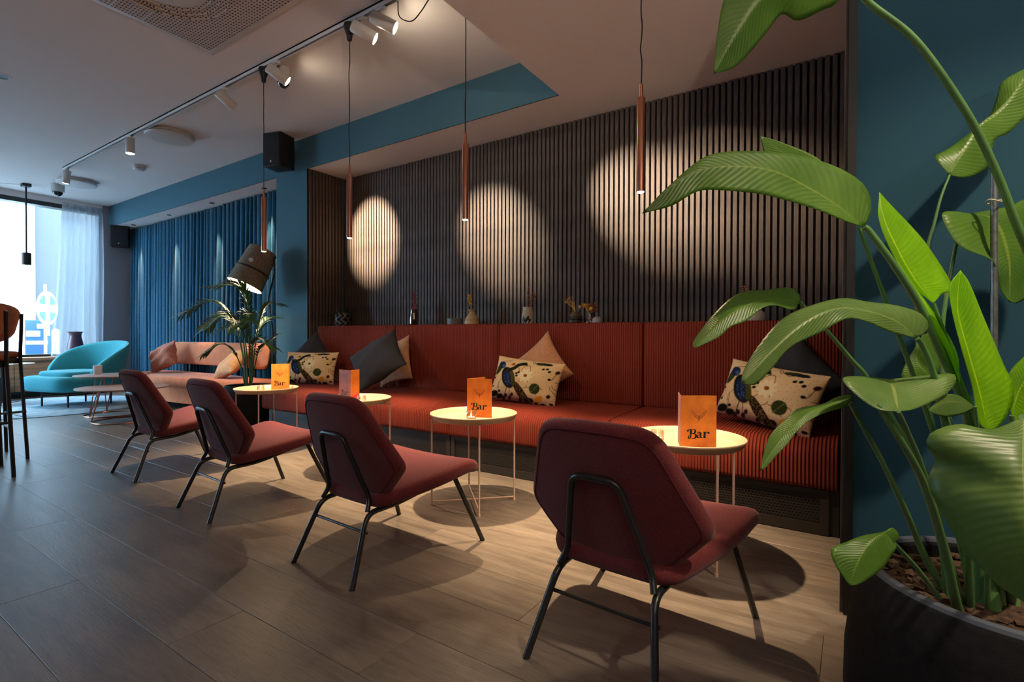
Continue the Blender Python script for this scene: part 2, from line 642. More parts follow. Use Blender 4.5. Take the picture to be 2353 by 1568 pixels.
def add_ball(bm, c, r, seg=10, sz=1.0):
    prof = [(r * math.sin(PI * i / (seg // 2)) if 0 < i < seg // 2 else 0, -r * sz * math.cos(PI * i / (seg // 2))) for i in range(seg // 2 + 1)]
    return add_lathe(bm, prof, seg, c)


def finish(bm, name, smooth=True, angle=40):
    bmesh.ops.recalc_face_normals(bm, faces=bm.faces[:])
    me = bpy.data.meshes.new(name)
    bm.to_mesh(me)
    bm.free()
    if smooth:
        me.polygons.foreach_set('use_smooth', [True] * len(me.polygons))
        me.set_sharp_from_angle(angle=math.radians(angle))
    return me


def obj(name, bm, m, parent=None, loc=(0, 0, 0), rot=(0, 0, 0), smooth=True, angle=40):
    me = finish(bm, name, smooth, angle) if isinstance(bm, bmesh.types.BMesh) else bm
    if m is not None and not me.materials:
        me.materials.append(m)
    o = bpy.data.objects.new(name, me)
    COL.objects.link(o)
    o.location = loc
    o.rotation_euler = rot
    if parent is not None:
        o.parent = parent
    return o


def thing(name, label, cat, loc=(0, 0, 0), rotz=0.0, group=None):
    o = bpy.data.objects.new(name, None)
    o.empty_display_size = 0.1
    COL.objects.link(o)
    o.location = loc
    o.rotation_euler = (0, 0, rotz)
    o['label'] = label
    o['category'] = cat
    if group:
        o['group'] = group
    return o


def tag(o, label, cat, group=None):
    o['label'] = label
    o['category'] = cat
    if group:
        o['group'] = group
    return o


def struct(name, bm, m, parent=None, loc=(0, 0, 0), smooth=False):
    o = obj(name, bm, m, parent, loc, smooth=smooth)
    if parent is None:
        o['kind'] = 'structure'
    return o


def box_obj(name, dims, m, parent=None, bev=0.0, seg=2):
    bm = bm_new()
    add_box(bm, *dims, bev, seg)
    return obj(name, bm, m, parent, smooth=bev > 0)


def box_struct(name, dims, m, parent=None):
    o = box_obj(name, dims, m, parent)
    if parent is None:
        o['kind'] = 'structure'
    return o


def dup(root, loc, rotz, label=None, group=None):
    r = root.copy()
    COL.objects.link(r)
    r.location = loc
    r.rotation_euler = (0, 0, rotz)
    if label:
        r['label'] = label
    if group:
        r['group'] = group
    for ch in list(root.children):
        c = ch.copy()
        COL.objects.link(c)
        c.parent = r
        for g in list(ch.children):
            d = g.copy()
            COL.objects.link(d)
            d.parent = c
    return r

# ------------------------------------------------------------------ setting: floor, ceilings, walls
XL, YB, ZS, ZC, YW = -11.0, 3.6, 2.91, 3.268, 4.09
floor = box_struct('floor', (XL - 0.3, 3.2, -4.2, 4.3, -0.08, -0.006), M_plank)
PLW, PLL = 0.25, 1.69


def plank_mesh(L):
    bm = bm_new()
    g = 0.0006
    x0, x1, y0, y1 = g, L - g, g, PLW - g
    c = 0.0012
    lo = [bm.verts.new(p) for p in ((x0, y0, -0.01), (x1, y0, -0.01), (x1, y1, -0.01), (x0, y1, -0.01))]
    mi = [bm.verts.new(p) for p in ((x0, y0, -0.001), (x1, y0, -0.001), (x1, y1, -0.001), (x0, y1, -0.001))]
    hi = [bm.verts.new(p) for p in ((x0 + c, y0 + c, 0), (x1 - c, y0 + c, 0), (x1 - c, y1 - c, 0), (x0 + c, y1 - c, 0))]
    for A, B in ((lo, mi), (mi, hi)):
        for i in range(4):
            bm.faces.new((A[i], A[(i + 1) % 4], B[(i + 1) % 4], B[i]))
    bm.faces.new(hi)
    return finish(bm, 'plank', False)


plank_cache = {}
for k in range(-5, 14):
    y = 0.745 + PLW * k
    off = -3.517 if k == 0 else -3.517 + random.uniform(0, PLL)
    x = off - math.ceil((off - XL) / PLL) * PLL
    while x < 3.0:
        a, b = max(x, XL), min(x + PLL, 3.0)
        if b - a > 0.02:
            key = round(b - a, 3)
            if key not in plank_cache:
                plank_cache[key] = plank_mesh(b - a)
            obj('plank', plank_cache[key], M_plank, floor, (a, y, 0))
        x += PLL
bm = bm_new()
add_box(bm, XL, 3.0, -4.0, 0.745 - 5 * PLW - 0.001, -0.01, 0.0)
obj('floor_boards', bm, M_plank, floor, smooth=False)

ceiling = box_struct('ceiling', (XL - 0.3, 3.2, -4.2, 4.3, ZC, ZC + 0.15), M_white)
trim_soffit = box_struct('trim_1', (-1.958, 3.2, -4.2, 4.3, ZS, ZC), M_white)
trim_soffit2 = box_struct('trim_2', (XL, -1.958, YB, 4.3, ZS, ZC), M_white)
bulk = box_struct('trim_3', (XL, -1.958, YB - 0.012, YB, ZS - 0.001, ZC), M_teal)
pillar = box_struct('wall_pillar', (-5.84, -5.235, YB - 0.012, 4.25, 0, ZS), M_teal)
recess = box_struct('wall_recess', (XL, -5.84, 4.05, 4.25, 0, ZS), M_greywall)
wall_back = box_struct('wall_back', (-5.235, 0.0, YW + 0.030, 4.25, 0, ZS), M_black)
wall_right = box_struct('wall_right', (0.0, 3.2, 2.2, 4.25, 0, ZS), M_navy)
bm = bm_new()
add_box(bm, 0.0, 3.0, 2.185, 2.2, 0, 0.12, 0.002)
base_r = struct('baseboard_right', bm, M_black)
# room closing behind the camera
wall_front = box_struct('wall_front', (XL, 3.2, -4.2, -4.0, 0, ZC), M_greywall)
box_struct('wall_east', (3.0, 3.2, -4.0, 2.2, 0, ZS), M_navy)

# slats of the niche
PITCH, SW = 0.0445, 0.0295
bm = bm_new()
add_box(bm, 0, SW, 0, 0.030, 0, ZS - 1.0, 0.0012, 1)
slat_me = finish(bm, 'slat', False)
x = -5.205
while x < -0.075:
    obj('slat', slat_me, M_slat, wall_back, (x, YW, 1.0))
    x += PITCH
bm = bm_new()
add_box(bm, 0, 0.022, 0, SW, 0, ZS, 0.0012, 1)
slat_side = finish(bm, 'slat', False)
y = YB + 0.004
bm = bm_new()
add_box(bm, -5.235, -5.229, YB - 0.012, YW, 0, ZS)
obj('backing_board', bm, M_black, pillar, smooth=False)
while y < YW - 0.03:
    obj('slat', slat_side, M_slat, pillar, (-5.229, y, 0))
    y += PITCH
side_panel = box_struct('trim_4', (-0.022, 0.004, 2.183, YW, 0.0, ZS), M_black)
bm = bm_new()
add_box(bm, -0.012, 0, 0, SW, 0, ZS, 0.001, 1)
slat_r = finish(bm, 'slat', False)
y = 2.20
while y < YW - 0.03:
    obj('slat', slat_r, M_slat, side_panel, (-0.022, y, 0))
    y += PITCH

# ledge behind the banquette back, where the vases stand
ledge = box_struct('trim_5', (-5.2, -0.05, 3.765, YW, 0.0, 1.07), M_darkwood)

# left wall with the big window
WY0, WY1, WZ0, WZ1 = -3.7, 3.5, 0.62, 3.17  # window lengthened out of view to let in more daylight
wall_left = thing('wall_left', '', '')
del wall_left['label'], wall_left['category']
wall_left['kind'] = 'structure'
for nm, d, mm in (('wall_pier', (XL - 0.25, XL, WY1, 4.25, 0, ZC), M_greywall), ('wall_pier', (XL - 0.25, XL, -4.2, WY0, 0, ZC), M_greywall),
                  ('wall_apron', (XL - 0.25, XL, WY0, WY1, 0, WZ0), M_greywall), ('wall_lintel', (XL - 0.25, XL, WY0, WY1, WZ1, ZC), M_white)):
    box_obj(nm, d, mm, wall_left)
win = thing('window_1', '', '')
del win['label'], win['category']
win['kind'] = 'structure'
bm = bm_new()
add_box(bm, XL - 0.20, XL - 0.02, WY0, WY1, WZ1 - 0.07, WZ1)
add_box(bm, XL - 0.20, XL - 0.02, WY0, WY1, WZ0, WZ0 + 0.05)
add_box(bm, XL - 0.20, XL - 0.02, WY0, WY0 + 0.06, WZ0, WZ1)
add_box(bm, XL - 0.20, XL - 0.02, WY1 - 0.05, WY1, WZ0, WZ1)
for yy in (1.30, -0.6, -2.2):
    add_box(bm, XL - 0.18, XL - 0.06, yy, yy + 0.06, WZ0, WZ1)
obj('window_frame', bm, M_blackmetal, win, smooth=False)
for a, b in ((WY0 + 0.06, -2.2), (-2.14, -0.6), (-0.54, 1.30), (1.36, WY1 - 0.05)):
    box_obj('pane', (XL - 0.125, XL - 0.115, a, b, WZ0 + 0.05, WZ1 - 0.07), M_pane, win)
# wooden bench ledge below the window
lg = thing('window_ledge', 'low oak ledge running under the large street window', 'ledge', (-10.86, 1.6, 0))
bm = bm_new()
add_box(bm, -0.14, 0.12, -5.4, 1.75, 0.58, 0.63, 0.004)
obj('ledge_top', bm, M_ledge, lg)
for k in range(-4, 3):
    bm = bm_new()
    add_box(bm, 0.05, 0.09, -1.38 + k * 1.04, -1.38 + (k + 1) * 1.04 - 0.006, 0.10, 0.58, 0.003)
    obj('front_panel', bm, M_ledge, lg)
bm = bm_new()
add_box(bm, -0.10, 0.04, -5.38, 1.72, 0.0, 0.10)
obj('plinth', bm, M_black, lg, smooth=False)

# ------------------------------------------------------------------ outside the window
ground = box_struct('ground', (-40, 30, -30, 30, -0.3, -0.081), M_paving)
bl = thing('brick_building', 'pale brick building across the street', 'building', (-17, 6, 0))
bm = bm_new()
add_box(bm, -2, 1.0, -2.25, 6, 0, 6.2)
obj('brick_wall', bm, M_brick, bl, smooth=False)
bm = bm_new()
add_box(bm, -2, 1.15, -2.75, -2.25, 0, 6.4)
obj('pilaster', bm, M_render, bl, smooth=False)
bm = bm_new()
add_box(bm, -2, 0.8, -12, -2.75, 0, 6.2)
obj('facade_bay', bm, M_render, bl, smooth=False)
for j in range(2):
    for i in range(3):
        bm = bm_new()
        add_box(bm, 0.78, 0.86, -4.6 - i * 2.6, -2.9 - i * 2.6, 0.7 + j * 2.1, 2.45 + j * 2.1)
        w = obj('window', bm, M_signwhite, bl, smooth=False)
        for t in range(2):
            bm = bm_new()
            add_box(bm, 0.84, 0.875, -4.52 - i * 2.6, -2.98 - i * 2.6, 0.78 + j * 2.1 + t * 0.82, 1.52 + j * 2.1 + t * 0.82)
            obj('pane', bm, M_blueglaze, w, smooth=False)
sg = thing('street_sign', 'round cyan and white street sign on a post outside', 'sign', (-13.5, 3.37, 0), math.radians(48))
bm = bm_new()
add_cyl(bm, (-0.03, 0, -0.02), (-0.03, 0, 2.0), 0.025, None, 12)
obj('post', bm, M_signwhite, sg)
bm = bm_new()
add_cyl(bm, (-0.005, 0, 1.52), (0.01, 0, 1.52), 0.34, None, 40)
dsc = obj('sign_plate', bm, M_signwhite, sg)
for q in range(4):
    bm = bm_new()
    a0 = q * PI / 2 + 0.32
    a1 = (q + 1) * PI / 2 - 0.32
    arc = [(0.28 * math.cos(a0 + (a1 - a0) * t / 8), 0.28 * math.sin(a0 + (a1 - a0) * t / 8)) for t in range(9)]
    o2 = [(0.1 * math.cos((a0 + a1) / 2), 0.1 * math.sin((a0 + a1) / 2))] + arc
    A = [bm.verts.new((0.014, y, 1.52 + z)) for y, z in o2]
    bm.faces.new(A)
    obj('sign_print', bm, M_signcyan, dsc, smooth=False)
box_obj('information_plate', (-0.005, 0.012, -0.07, 0.07, 0.97, 1.17), M_signorange, sg)
bx = thing('street_cabinet', 'blue metal street cabinet with white labels outside the window', 'cabinet', (-14.6, 3.50, 0), math.radians(-20))
box_obj('body', (-0.2, 0.2, -0.19, 0.19, 0, 1.3), M_meter, bx, 0.02)
for i, (a, b, c, d) in enumerate(((-0.17, 0.05, 0.95, 1.07), (0.0, 0.17, 1.12, 1.22), (-0.17, 0.17, 0.78, 0.86))):
    box_obj('label_plate', (0.2, 0.206, a, b, c, d), M_signwhite, bx)
bm = bm_new()
add_cyl(bm, (0, 0, -0.02), (0, 0, 1.05), 0.06, None, 16)
add_ball(bm, (0, 0, 1.05), 0.06, 12)
tag(obj('bollard', bm, M_signwhite, None, (-13.2, 3.42, 0)), 'white street bollard beside the round sign', 'bollard')

# ------------------------------------------------------------------ curtains
def curtain_mesh(x0, x1, z0, z1, wl, amp, seed, nz=14, lean=None):
    rnd = random.Random(seed)
    SUB = 14
    nf = int((x1 - x0) / wl)
    wid = [rnd.uniform(0.75, 1.25) for _ in range(nf)]
    tot = sum(wid)
    amps = [rnd.uniform(0.7, 1.15) for _ in range(nf + 1)]
    offs = [rnd.uniform(-1, 1) for _ in range(nf + 1)]
    cols = []
    x = x0
    for f in range(nf):
        w = (x1 - x0) * wid[f] / tot
        for k in range(SUB + (1 if f == nf - 1 else 0)):
            q = k / SUB
            cols.append((x + w * q, 2 * PI * q, amps[f] + (amps[f + 1] - amps[f]) * q, offs[f] + (offs[f + 1] - offs[f]) * q))
        x += w
    bm = bm_new()
    rows = []
    for j in range(nz + 1):
        t = j / nz
        row = []
        for (xx, ph, am, of) in cols:
            g = 0.6 + 0.4 * min(1, t * 2.0)
            y = amp * am * g * (math.cos(ph) + 0.18 * math.cos(2 * ph + of))
            px = xx - 0.30 * wl * g * math.sin(ph * 1.0) * 0.55 + 0.018 * t * of + 0.010 * math.sin(t * 5 + of * 3)
            if lean:
                px += lean * t * (1 - (xx - x0) / (x1 - x0))
            row.append(bm.verts.new((px, y, z1 + (z0 - z1) * t)))
        rows.append(row)
    for j in range(nz):
        for i in range(len(cols) - 1):
            bm.faces.new((rows[j][i], rows[j][i + 1], rows[j + 1][i + 1], rows[j + 1][i]))
    return bm


o = obj('curtain', curtain_mesh(-10.92, -7.72, 0.03, 2.895, 0.108, 0.050, 3), M_curtain, None, (0, 3.90, 0), angle=180)
tag(o, 'blue velvet curtain panel from the corner to the middle, behind the orange sofa', 'curtain', 'blue velvet curtains')
o = obj('curtain', curtain_mesh(-7.70, -5.88, 0.03, 2.897, 0.108, 0.050, 5), M_curtain, None, (0, 3.88, 0), angle=180)
tag(o, 'blue velvet curtain panel beside the teal pillar, behind the felt lamp', 'curtain', 'blue velvet curtains')
for c in COL.objects:
    if c.name.startswith('curtain'):
        md = c.modifiers.new('thick', 'SOLIDIFY')
        md.thickness = 0.003
o = obj('sheer_curtain', curtain_mesh(-0.55, 0.0, 0.64, 3.2, 0.075, 0.030, 9, lean=-0.16), M_sheer, None, (-10.95, 3.5, 0), (0, 0, PI / 2), angle=180)
tag(o, 'white sheer curtain gathered at the right side of the window', 'curtain')

# pale disc laid on the floor by the window
bm = bm_new()
add_lathe(bm, [(0, 0.012), (1.20, 0.012), (1.215, 0.006), (1.215, 0.0)], 64)
tag(obj('floor_disc', bm, M_disc, None, (-9.25, 2.28, 0.0015)), 'pale blue grey round disc on the floor under the turquoise armchair', 'floor_disc')

# ------------------------------------------------------------------ banquette
bq = thing('banquette', 'long rust red corduroy banquette on a black perforated plinth', 'bench', (0, 3.3, 0))
SEAMS = [-5.10, -3.846, -2.559, -1.274, -0.05]
for i in range(4):
    a, b = SEAMS[i] + 0.003, SEAMS[i + 1] - 0.003
    bm = bm_new()
    # side profile (y,z) relative to y=3.3, with a big waterfall front
    prof = [(0.40, 0.245), (0.40, 0.487), (0.02, 0.480)]
    for t in range(0, 7):
        ang = PI / 2 * t / 6
        prof.append((-0.245 - 0.095 * math.sin(ang), 0.378 + 0.095 * math.cos(ang)))
    for t in range(0, 4):
        ang = PI / 2 * t / 3
        prof.append((-0.315 - 0.025 * math.cos(ang), 0.260 - 0.025 * math.sin(ang)))
    n = len(prof)
    ins = [0.014, 0.004, 0.0, 0.0, 0.004, 0.014]
    xs = [a, a + 0.004, a + 0.014, b - 0.014, b - 0.004, b]
    rings = []
    cyy, czz = 0.05, 0.36
    for x, d in zip(xs, ins):
        ring = []
        for (yy, zz) in prof:
            vy, vz = yy - cyy, zz - czz
            l = math.hypot(vy, vz)
            ring.append(bm.verts.new((x, yy - vy / l * d, zz - vz / l * d)))
        rings.append(ring)
    for A, B in zip(rings[:-1], rings[1:]):
        for k in range(n):
            bm.faces.new((A[k], A[(k + 1) % n], B[(k + 1) % n], B[k]))
    bm.faces.new(rings[0])
    bm.faces.new(rings[-1][::-1])
    obj('seat_cushion', bm, M_cord_fab, bq, angle=50)
    bm = bm_new()
    add_box(bm, a + 0.0005, b - 0.0005, 0.322, 0.455, 0.475, 1.103, 0.028, 4)
    obj('backrest', bm, M_cord_fab, bq, angle=50)
box_obj('plinth', (-5.02, -0.05, -0.30, 0.46, 0.0, 0.236), M_black, bq)
# perforated fronts: honeycomb of real holes
def grille(x0, x1, z0, z1, pitch=0.0165, hole=0.0074):
    bm = bm_new()
    cache = {}

    def V(x, z, y=0.0):
        k = (round(x, 4), round(z, 4), y)
        if k not in cache:
            cache[k] = bm.verts.new((x, y, z))
        return cache[k]
    R = pitch / math.sqrt(3)
    nx = int((x1 - x0) / pitch)
    nz = int((z1 - z0) / (1.5 * R))
    ox = x0 + ((x1 - x0) - nx * pitch) / 2
    oz = z0 + ((z1 - z0) - nz * 1.5 * R) / 2
    for j in range(nz):
        for i in range(nx - (j % 2)):
            cx_, cz_ = ox + (i + 0.5 + 0.5 * (j % 2)) * pitch, oz + (j + 0.5) * 1.5 * R
            outer = [V(cx_ + R * math.cos(PI / 6 + k * PI / 3), cz_ + R * math.sin(PI / 6 + k * PI / 3)) for k in range(6)]
            inner = [bm.verts.new((cx_ + hole * math.cos(PI / 6 + k * PI / 3), 0, cz_ + hole * math.sin(PI / 6 + k * PI / 3))) for k in range(6)]
            for k in range(6):
                bm.faces.new((outer[k], outer[(k + 1) % 6], inner[(k + 1) % 6], inner[k]))
    return bm


M_grille = mat('grille_metal', (0.016, 0.012, 0.010), 0.55, spec=0.4)
gx = [-4.98, -3.846, -2.559, -1.274, -0.09]
for i in range(4):
    a, b = gx[i] + 0.035, gx[i + 1] - 0.035
    o = obj('grille', grille(a, b, 0.055, 0.205), M_grille, bq, (0, -0.309, 0), smooth=False)
    bm = bm_new()
    for (p, q, r_, s) in ((a - 0.03, b + 0.03, 0.004, 0.057), (a - 0.03, b + 0.03, 0.203, 0.232), (a - 0.03, a + 0.008, 0.057, 0.203), (b - 0.008, b + 0.03, 0.057, 0.203)):
        add_box(bm, p, q, -0.313, -0.301, r_, s)
    obj('grille_frame', bm, M_grille, bq, smooth=False)

# ------------------------------------------------------------------ lounge chairs
def round_poly(pts, rads, k=5):
    n = len(pts)
    out = []
    for i in range(n):
        a, b, c = Vector(pts[i - 1]), Vector(pts[i]), Vector(pts[(i + 1) % n])
        u, v = a - b, c - b
        d = min(rads[i], u.length * .48, v.length * .48)
        p, q = b + u.normalized() * d, b + v.normalized() * d
        for j in range(k + 1):
            t = j / k
            out.append(p * (1 - t) ** 2 + b * 2 * t * (1 - t) + q * t * t)
    return out


def pad_mesh(outline, thick, fz, rings=(0.0, 0.25, 0.6, 0.85, 1.0), edge=0.35):
    """closed cushion: outline (x,y) convex; fz(x,y) -> height of the mid surface; rounded rim. Returns bm in (x,y,z)."""
    bm = bm_new()
    c = Vector((0, 0))
    for p in outline:
        c += p
    c /= len(outline)
    n = len(outline)
    def ring(s, off):
        return [bm.verts.new((c.x + (p.x - c.x) * s, c.y + (p.y - c.y) * s, fz(c.x + (p.x - c.x) * s, c.y + (p.y - c.y) * s) + off)) for p in outline]
    h = thick / 2
    lv = [(0.25, h), (0.5, h), (0.75, h), (0.90, h * .96), (0.955, h * .84), (0.985, h * .55), (1.0, 0.0), (0.985, -h * .55), (0.955, -h * .84), (0.90, -h * .96), (0.75, -h), (0.5, -h), (0.25, -h)]
    R = [ring(s, o) for s, o in lv]
    for A, B in zip(R[:-1], R[1:]):
        for k in range(n):
            bm.faces.new((A[k], A[(k + 1) % n], B[(k + 1) % n], B[k]))
    bm.faces.new(R[0])
    bm.faces.new(R[-1][::-1])
    return bm


def refine(o2, k=3):
    out = []
    n = len(o2)
    for i in range(n):
        a, b = o2[i], o2[(i + 1) % n]
        m = max(1, int((b - a).length / 0.04))
        for j in range(m):
            out.append(a.lerp(b, j / m))
    return out


def make_chair(label, loc, rz):
    t = thing('lounge_chair', label, 'chair', loc, rz, 'maroon lounge chairs facing the banquette')
    # seat: narrow at the back, wide at the front
    seat = refine(round_poly([(-0.205, -0.180), (-0.315, 0.10), (-0.340, 0.335), (0.340, 0.335), (0.315, 0.10), (0.205, -0.180)],
                             [0.07, 0.12, 0.085, 0.085, 0.12, 0.07]))
    def sz(x, y):
        q = (y + 0.2) / 0.53
        return 0.306 + 0.100 * q - 0.045 * max(0, (y - 0.22) / 0.12) ** 2 * (1 if y > .22 else 0) - 0.012 * (1 - (x / 0.33) ** 2)
    obj('seat', pad_mesh(seat, 0.066, sz), M_maroon, t, angle=60)
    # backrest shell in a plane tilted backwards
    ang = math.atan2(0.140, 0.40)
    base = Vector((0, -0.125, 0.335))
    ey = Vector((0, -math.sin(ang), math.cos(ang)))
    en = Vector((0, -math.cos(ang), -math.sin(ang)))
    out = refine(round_poly([(-0.195, -0.010), (-0.312, 0.115), (-0.190, 0.432), (0.190, 0.432), (0.312, 0.115), (0.195, -0.010)],
                            [0.035, 0.035, 0.065, 0.065, 0.035, 0.035]))
    out = [Vector((p.x, p.y + (0.018 * (1 - (p.x / 0.2) ** 2) if p.y > 0.40 else 0) - (0.012 * (1 - (p.x / 0.2) ** 2) if p.y < 0.02 else 0))) for p in out]
    bmb = pad_mesh(out, 0.052, lambda x, y: -0.55 * x * x + 0.02)
    M = Matrix(((1, 0, 0, base.x), (0, ey.y, en.y, base.y), (0, ey.z, en.z, base.z), (0, 0, 0, 1)))
    bmb.transform(M)
    bk = obj('backrest', bmb, M_maroon, t, angle=60)
    # piping seam on the rear face
    cx2 = sum((p.x for p in out)) / len(out)
    cy2 = sum((p.y for p in out)) / len(out)
    ring = []
    for p in out:
        x, y = cx2 + (p.x - cx2) * 0.915, cy2 + (p.y - cy2) * 0.915
        ring.append(M @ Vector((x, y, -0.55 * x * x + 0.02 + 0.0245)))
    bm = bm_new()
    add_tube(bm, ring, 0.0028, 6, closed=True)
    obj('piping', bm, M_piping, bk)
    # back hoop
    def bp(x, y, n=0.0):
        return M @ Vector((x, y, n))
    nn = 0.052
    hoop = fillet([Vector((-0.158, -0.208, 0.268)), bp(-0.142, 0.0, nn + 0.012), bp(-0.075, 0.285, nn + 0.006), bp(0.075, 0.285, nn + 0.006), bp(0.142, 0.0, nn + 0.012), Vector((0.158, -0.208, 0.268))], 0.04, 6)
    bm = bm_new()
    add_tube(bm, hoop, 0.0105, 10)
    obj('back_hoop', bm, M_blackmetal, t)
    # legs: each rear leg bends into the rail below the seat, front leg splays forward
    for s in (-1, 1):
        bm = bm_new()
        pts = fillet([(s * 0.208, -0.32, 0.0), (s * 0.160, -0.212, 0.262), (s * 0.168, -0.05, 0.268), (s * 0.245, 0.20, 0.345)], 0.05, 6)
        add_tube(bm, pts, 0.0115, 10)
        lg_ = obj('rear_leg', bm, M_blackmetal, t)
        bm = bm_new()
        add_tube(bm, fillet([(s * 0.302, 0.366, 0.0), (s * 0.250, 0.215, 0.335), (s * 0.15, 0.2, 0.35)], 0.03, 4), [0.0115] * 7, 10) if False else add_tube(bm, [(s * 0.302, 0.366, 0.0), (s * 0.247, 0.212, 0.350)], 0.0115, 10)
        obj('front_leg', bm, M_blackmetal, t)
    bm = bm_new()
    add_tube(bm, [(-0.186, -0.232, 0.192), (0.186, -0.232, 0.192)], 0.006, 8)
    obj('stretcher', bm, M_blackmetal, t)
    return t


CH = [('maroon lounge chair nearest the camera, drawn up to the table in front', (-0.606, 1.641, 0), -0.070),
      ('maroon lounge chair with its back turned, second nearest the camera', (-1.815, 1.638, 0), -0.046),
      ('maroon lounge chair between the farthest one and the second nearest one', (-3.010, 1.684, 0), -0.063),
      ('maroon lounge chair farthest from the camera, before the copper wire tables', (-4.226, 1.773, 0), -0.017)]
ch0 = make_chair(*CH[0])
for lb, lc, rz in CH[1:]:
    dup(ch0, lc, rz, lb)

# ------------------------------------------------------------------ tray tables
def make_table(label, loc):
    t = thing('tray_table', label, 'table', loc, 0, 'round cream tray tables before the banquette')
    bm = bm_new()
    add_lathe(bm, [(0, 0.508), (0.222, 0.508), (0.231, 0.510), (0.249, 0.537), (0.254, 0.5405), (0.259, 0.539), (0.2605, 0.534), (0.244, 0.507), (0.236, 0.5035), (0, 0.5035)], 64)
    obj('tray', bm, M_tray, t, angle=35)
    pos = [(-0.172, -0.172), (0.172, -0.172), (0.172, 0.172), (-0.172, 0.172)]
    pos = [(x * 1.02, y * 1.02) for x, y in pos]
    for x, y in pos:
        bm = bm_new()
        add_tube(bm, [(x, y, 0.0), (x, y, 0.504)], 0.0055, 8)
        add_tube(bm, [(x, y, 0.0), (x, y, 0.012)], 0.008, 8)
        obj('leg', bm, M_traywire, t)
    for z, (a, b) in ((0.020, (0, 2)), (0.034, (1, 3)), (0.485, (0, 2)), (0.498, (1, 3))):
        bm = bm_new()
        add_tube(bm, [(*pos[a], z), (*pos[b], z)], 0.0035, 6)
        obj('cross_bar', bm, M_traywire, t)
    # little slot in the rim where the tray hooks
    bm = bm_new()
    add_box(bm, 0.195, 0.217, 0.02, 0.032, 0.5078, 0.5088)
    obj('tray_slot', bm, M_black, t, smooth=False)
    return t


TB = [('cream tray table nearest the camera, right of the nearest chair', (-0.64, 2.41, 0)),
      ('cream tray table standing clear on its pale wire legs, second nearest the camera', (-1.885, 2.415, 0)),
      ('cream tray table with the half opened menu, third from the camera', (-3.06, 2.50, 0)),
      ('cream tray table beside the palm pot, farthest from the camera', (-4.27, 2.53, 0))]
tb0 = make_table(*TB[0])
for lb, lc in TB[1:]:
    dup(tb0, lc, 0, lb)
TZ = 0.5083

# ------------------------------------------------------------------ menus: folded cards with lettering
def stroke(bm, pts, ws, y, k=6):
    P = smooth_path([(a, 0, b) for a, b in pts], k) if len(pts) > 2 else [Vector((a, 0, b)) for a, b in pts]
    n = len(P)
    L_, R_ = [], []
    for i in range(n):
        t = (P[min(i + 1, n - 1)] - P[max(i - 1, 0)]).normalized()
        nv = Vector((-t.z, 0, t.x))
        w = np.interp(i / (n - 1), np.linspace(0, 1, len(ws)), ws) / 2
        L_.append(bm.verts.new((P[i].x + nv.x * w, y, P[i].z + nv.z * w)))
        R_.append(bm.verts.new((P[i].x - nv.x * w, y, P[i].z - nv.z * w)))
    for i in range(n - 1):
        bm.faces.new((L_[i], L_[i + 1], R_[i + 1], R_[i]))


def dot(bm, c, r, y, k=12):
    bm.faces.new([bm.verts.new((c[0] + r * math.cos(2 * PI * i / k), y, c[1] + r * math.sin(2 * PI * i / k))) for i in range(k)])


def lettering(y=0.0):
    """the word Bar in a fat swash letterform, about 2.5 wide and 1 high"""
    bm = bm_new()
    # B: ball, hairline, stem, two bowls and a tail swash
    dot(bm, (0.08, 0.83), 0.12, y)
    stroke(bm, [(0.10, 0.90), (0.25, 0.99), (0.55, 0.98)], [0.06, 0.05, 0.06], y)
    stroke(bm, [(0.42, 0.99), (0.42, 0.42)], [0.26, 0.26], y)
    stroke(bm, [(0.58, 0.98), (0.84, 0.96), (0.90, 0.74), (0.78, 0.56), (0.58, 0.52)], [0.05, 0.10, 0.24, 0.10, 0.05], y)
    stroke(bm, [(0.42, 0.46), (0.40, 0.20), (0.30, -0.02), (0.14, 0.05), (0.20, 0.26), (0.34, 0.34)], [0.05, 0.16, 0.10, 0.16, 0.08, 0.04], y)
    stroke(bm, [(0.55, 0.50), (0.86, 0.48), (1.0, 0.25), (0.88, 0.02), (0.60, -0.06), (0.48, 0.04)], [0.05, 0.12, 0.28, 0.16, 0.06, 0.10], y)
    # a
    dot(bm, (1.20, 0.56), 0.085, y)
    stroke(bm, [(1.18, 0.62), (1.32, 0.70), (1.48, 0.58)], [0.05, 0.08, 0.20], y)
    stroke(bm, [(1.50, 0.66), (1.50, 0.06)], [0.22, 0.22], y)
    stroke(bm, [(1.44, 0.40), (1.24, 0.34), (1.14, 0.18), (1.24, 0.05), (1.44, 0.10)], [0.04, 0.10, 0.22, 0.12, 0.04], y)
    stroke(bm, [(1.50, 0.08), (1.62, 0.03), (1.72, 0.08)], [0.10, 0.08, 0.03], y)
    # r
    stroke(bm, [(1.80, 0.70), (1.98, 0.70)], [0.05, 0.05], y)
    stroke(bm, [(1.96, 0.71), (1.96, 0.04)], [0.24, 0.24], y)
    stroke(bm, [(1.80, 0.045), (2.14, 0.045)], [0.05, 0.05], y)
    stroke(bm, [(2.06, 0.46), (2.16, 0.66), (2.34, 0.70)], [0.05, 0.08, 0.06], y)
    dot(bm, (2.40, 0.60), 0.125, y)
    return bm


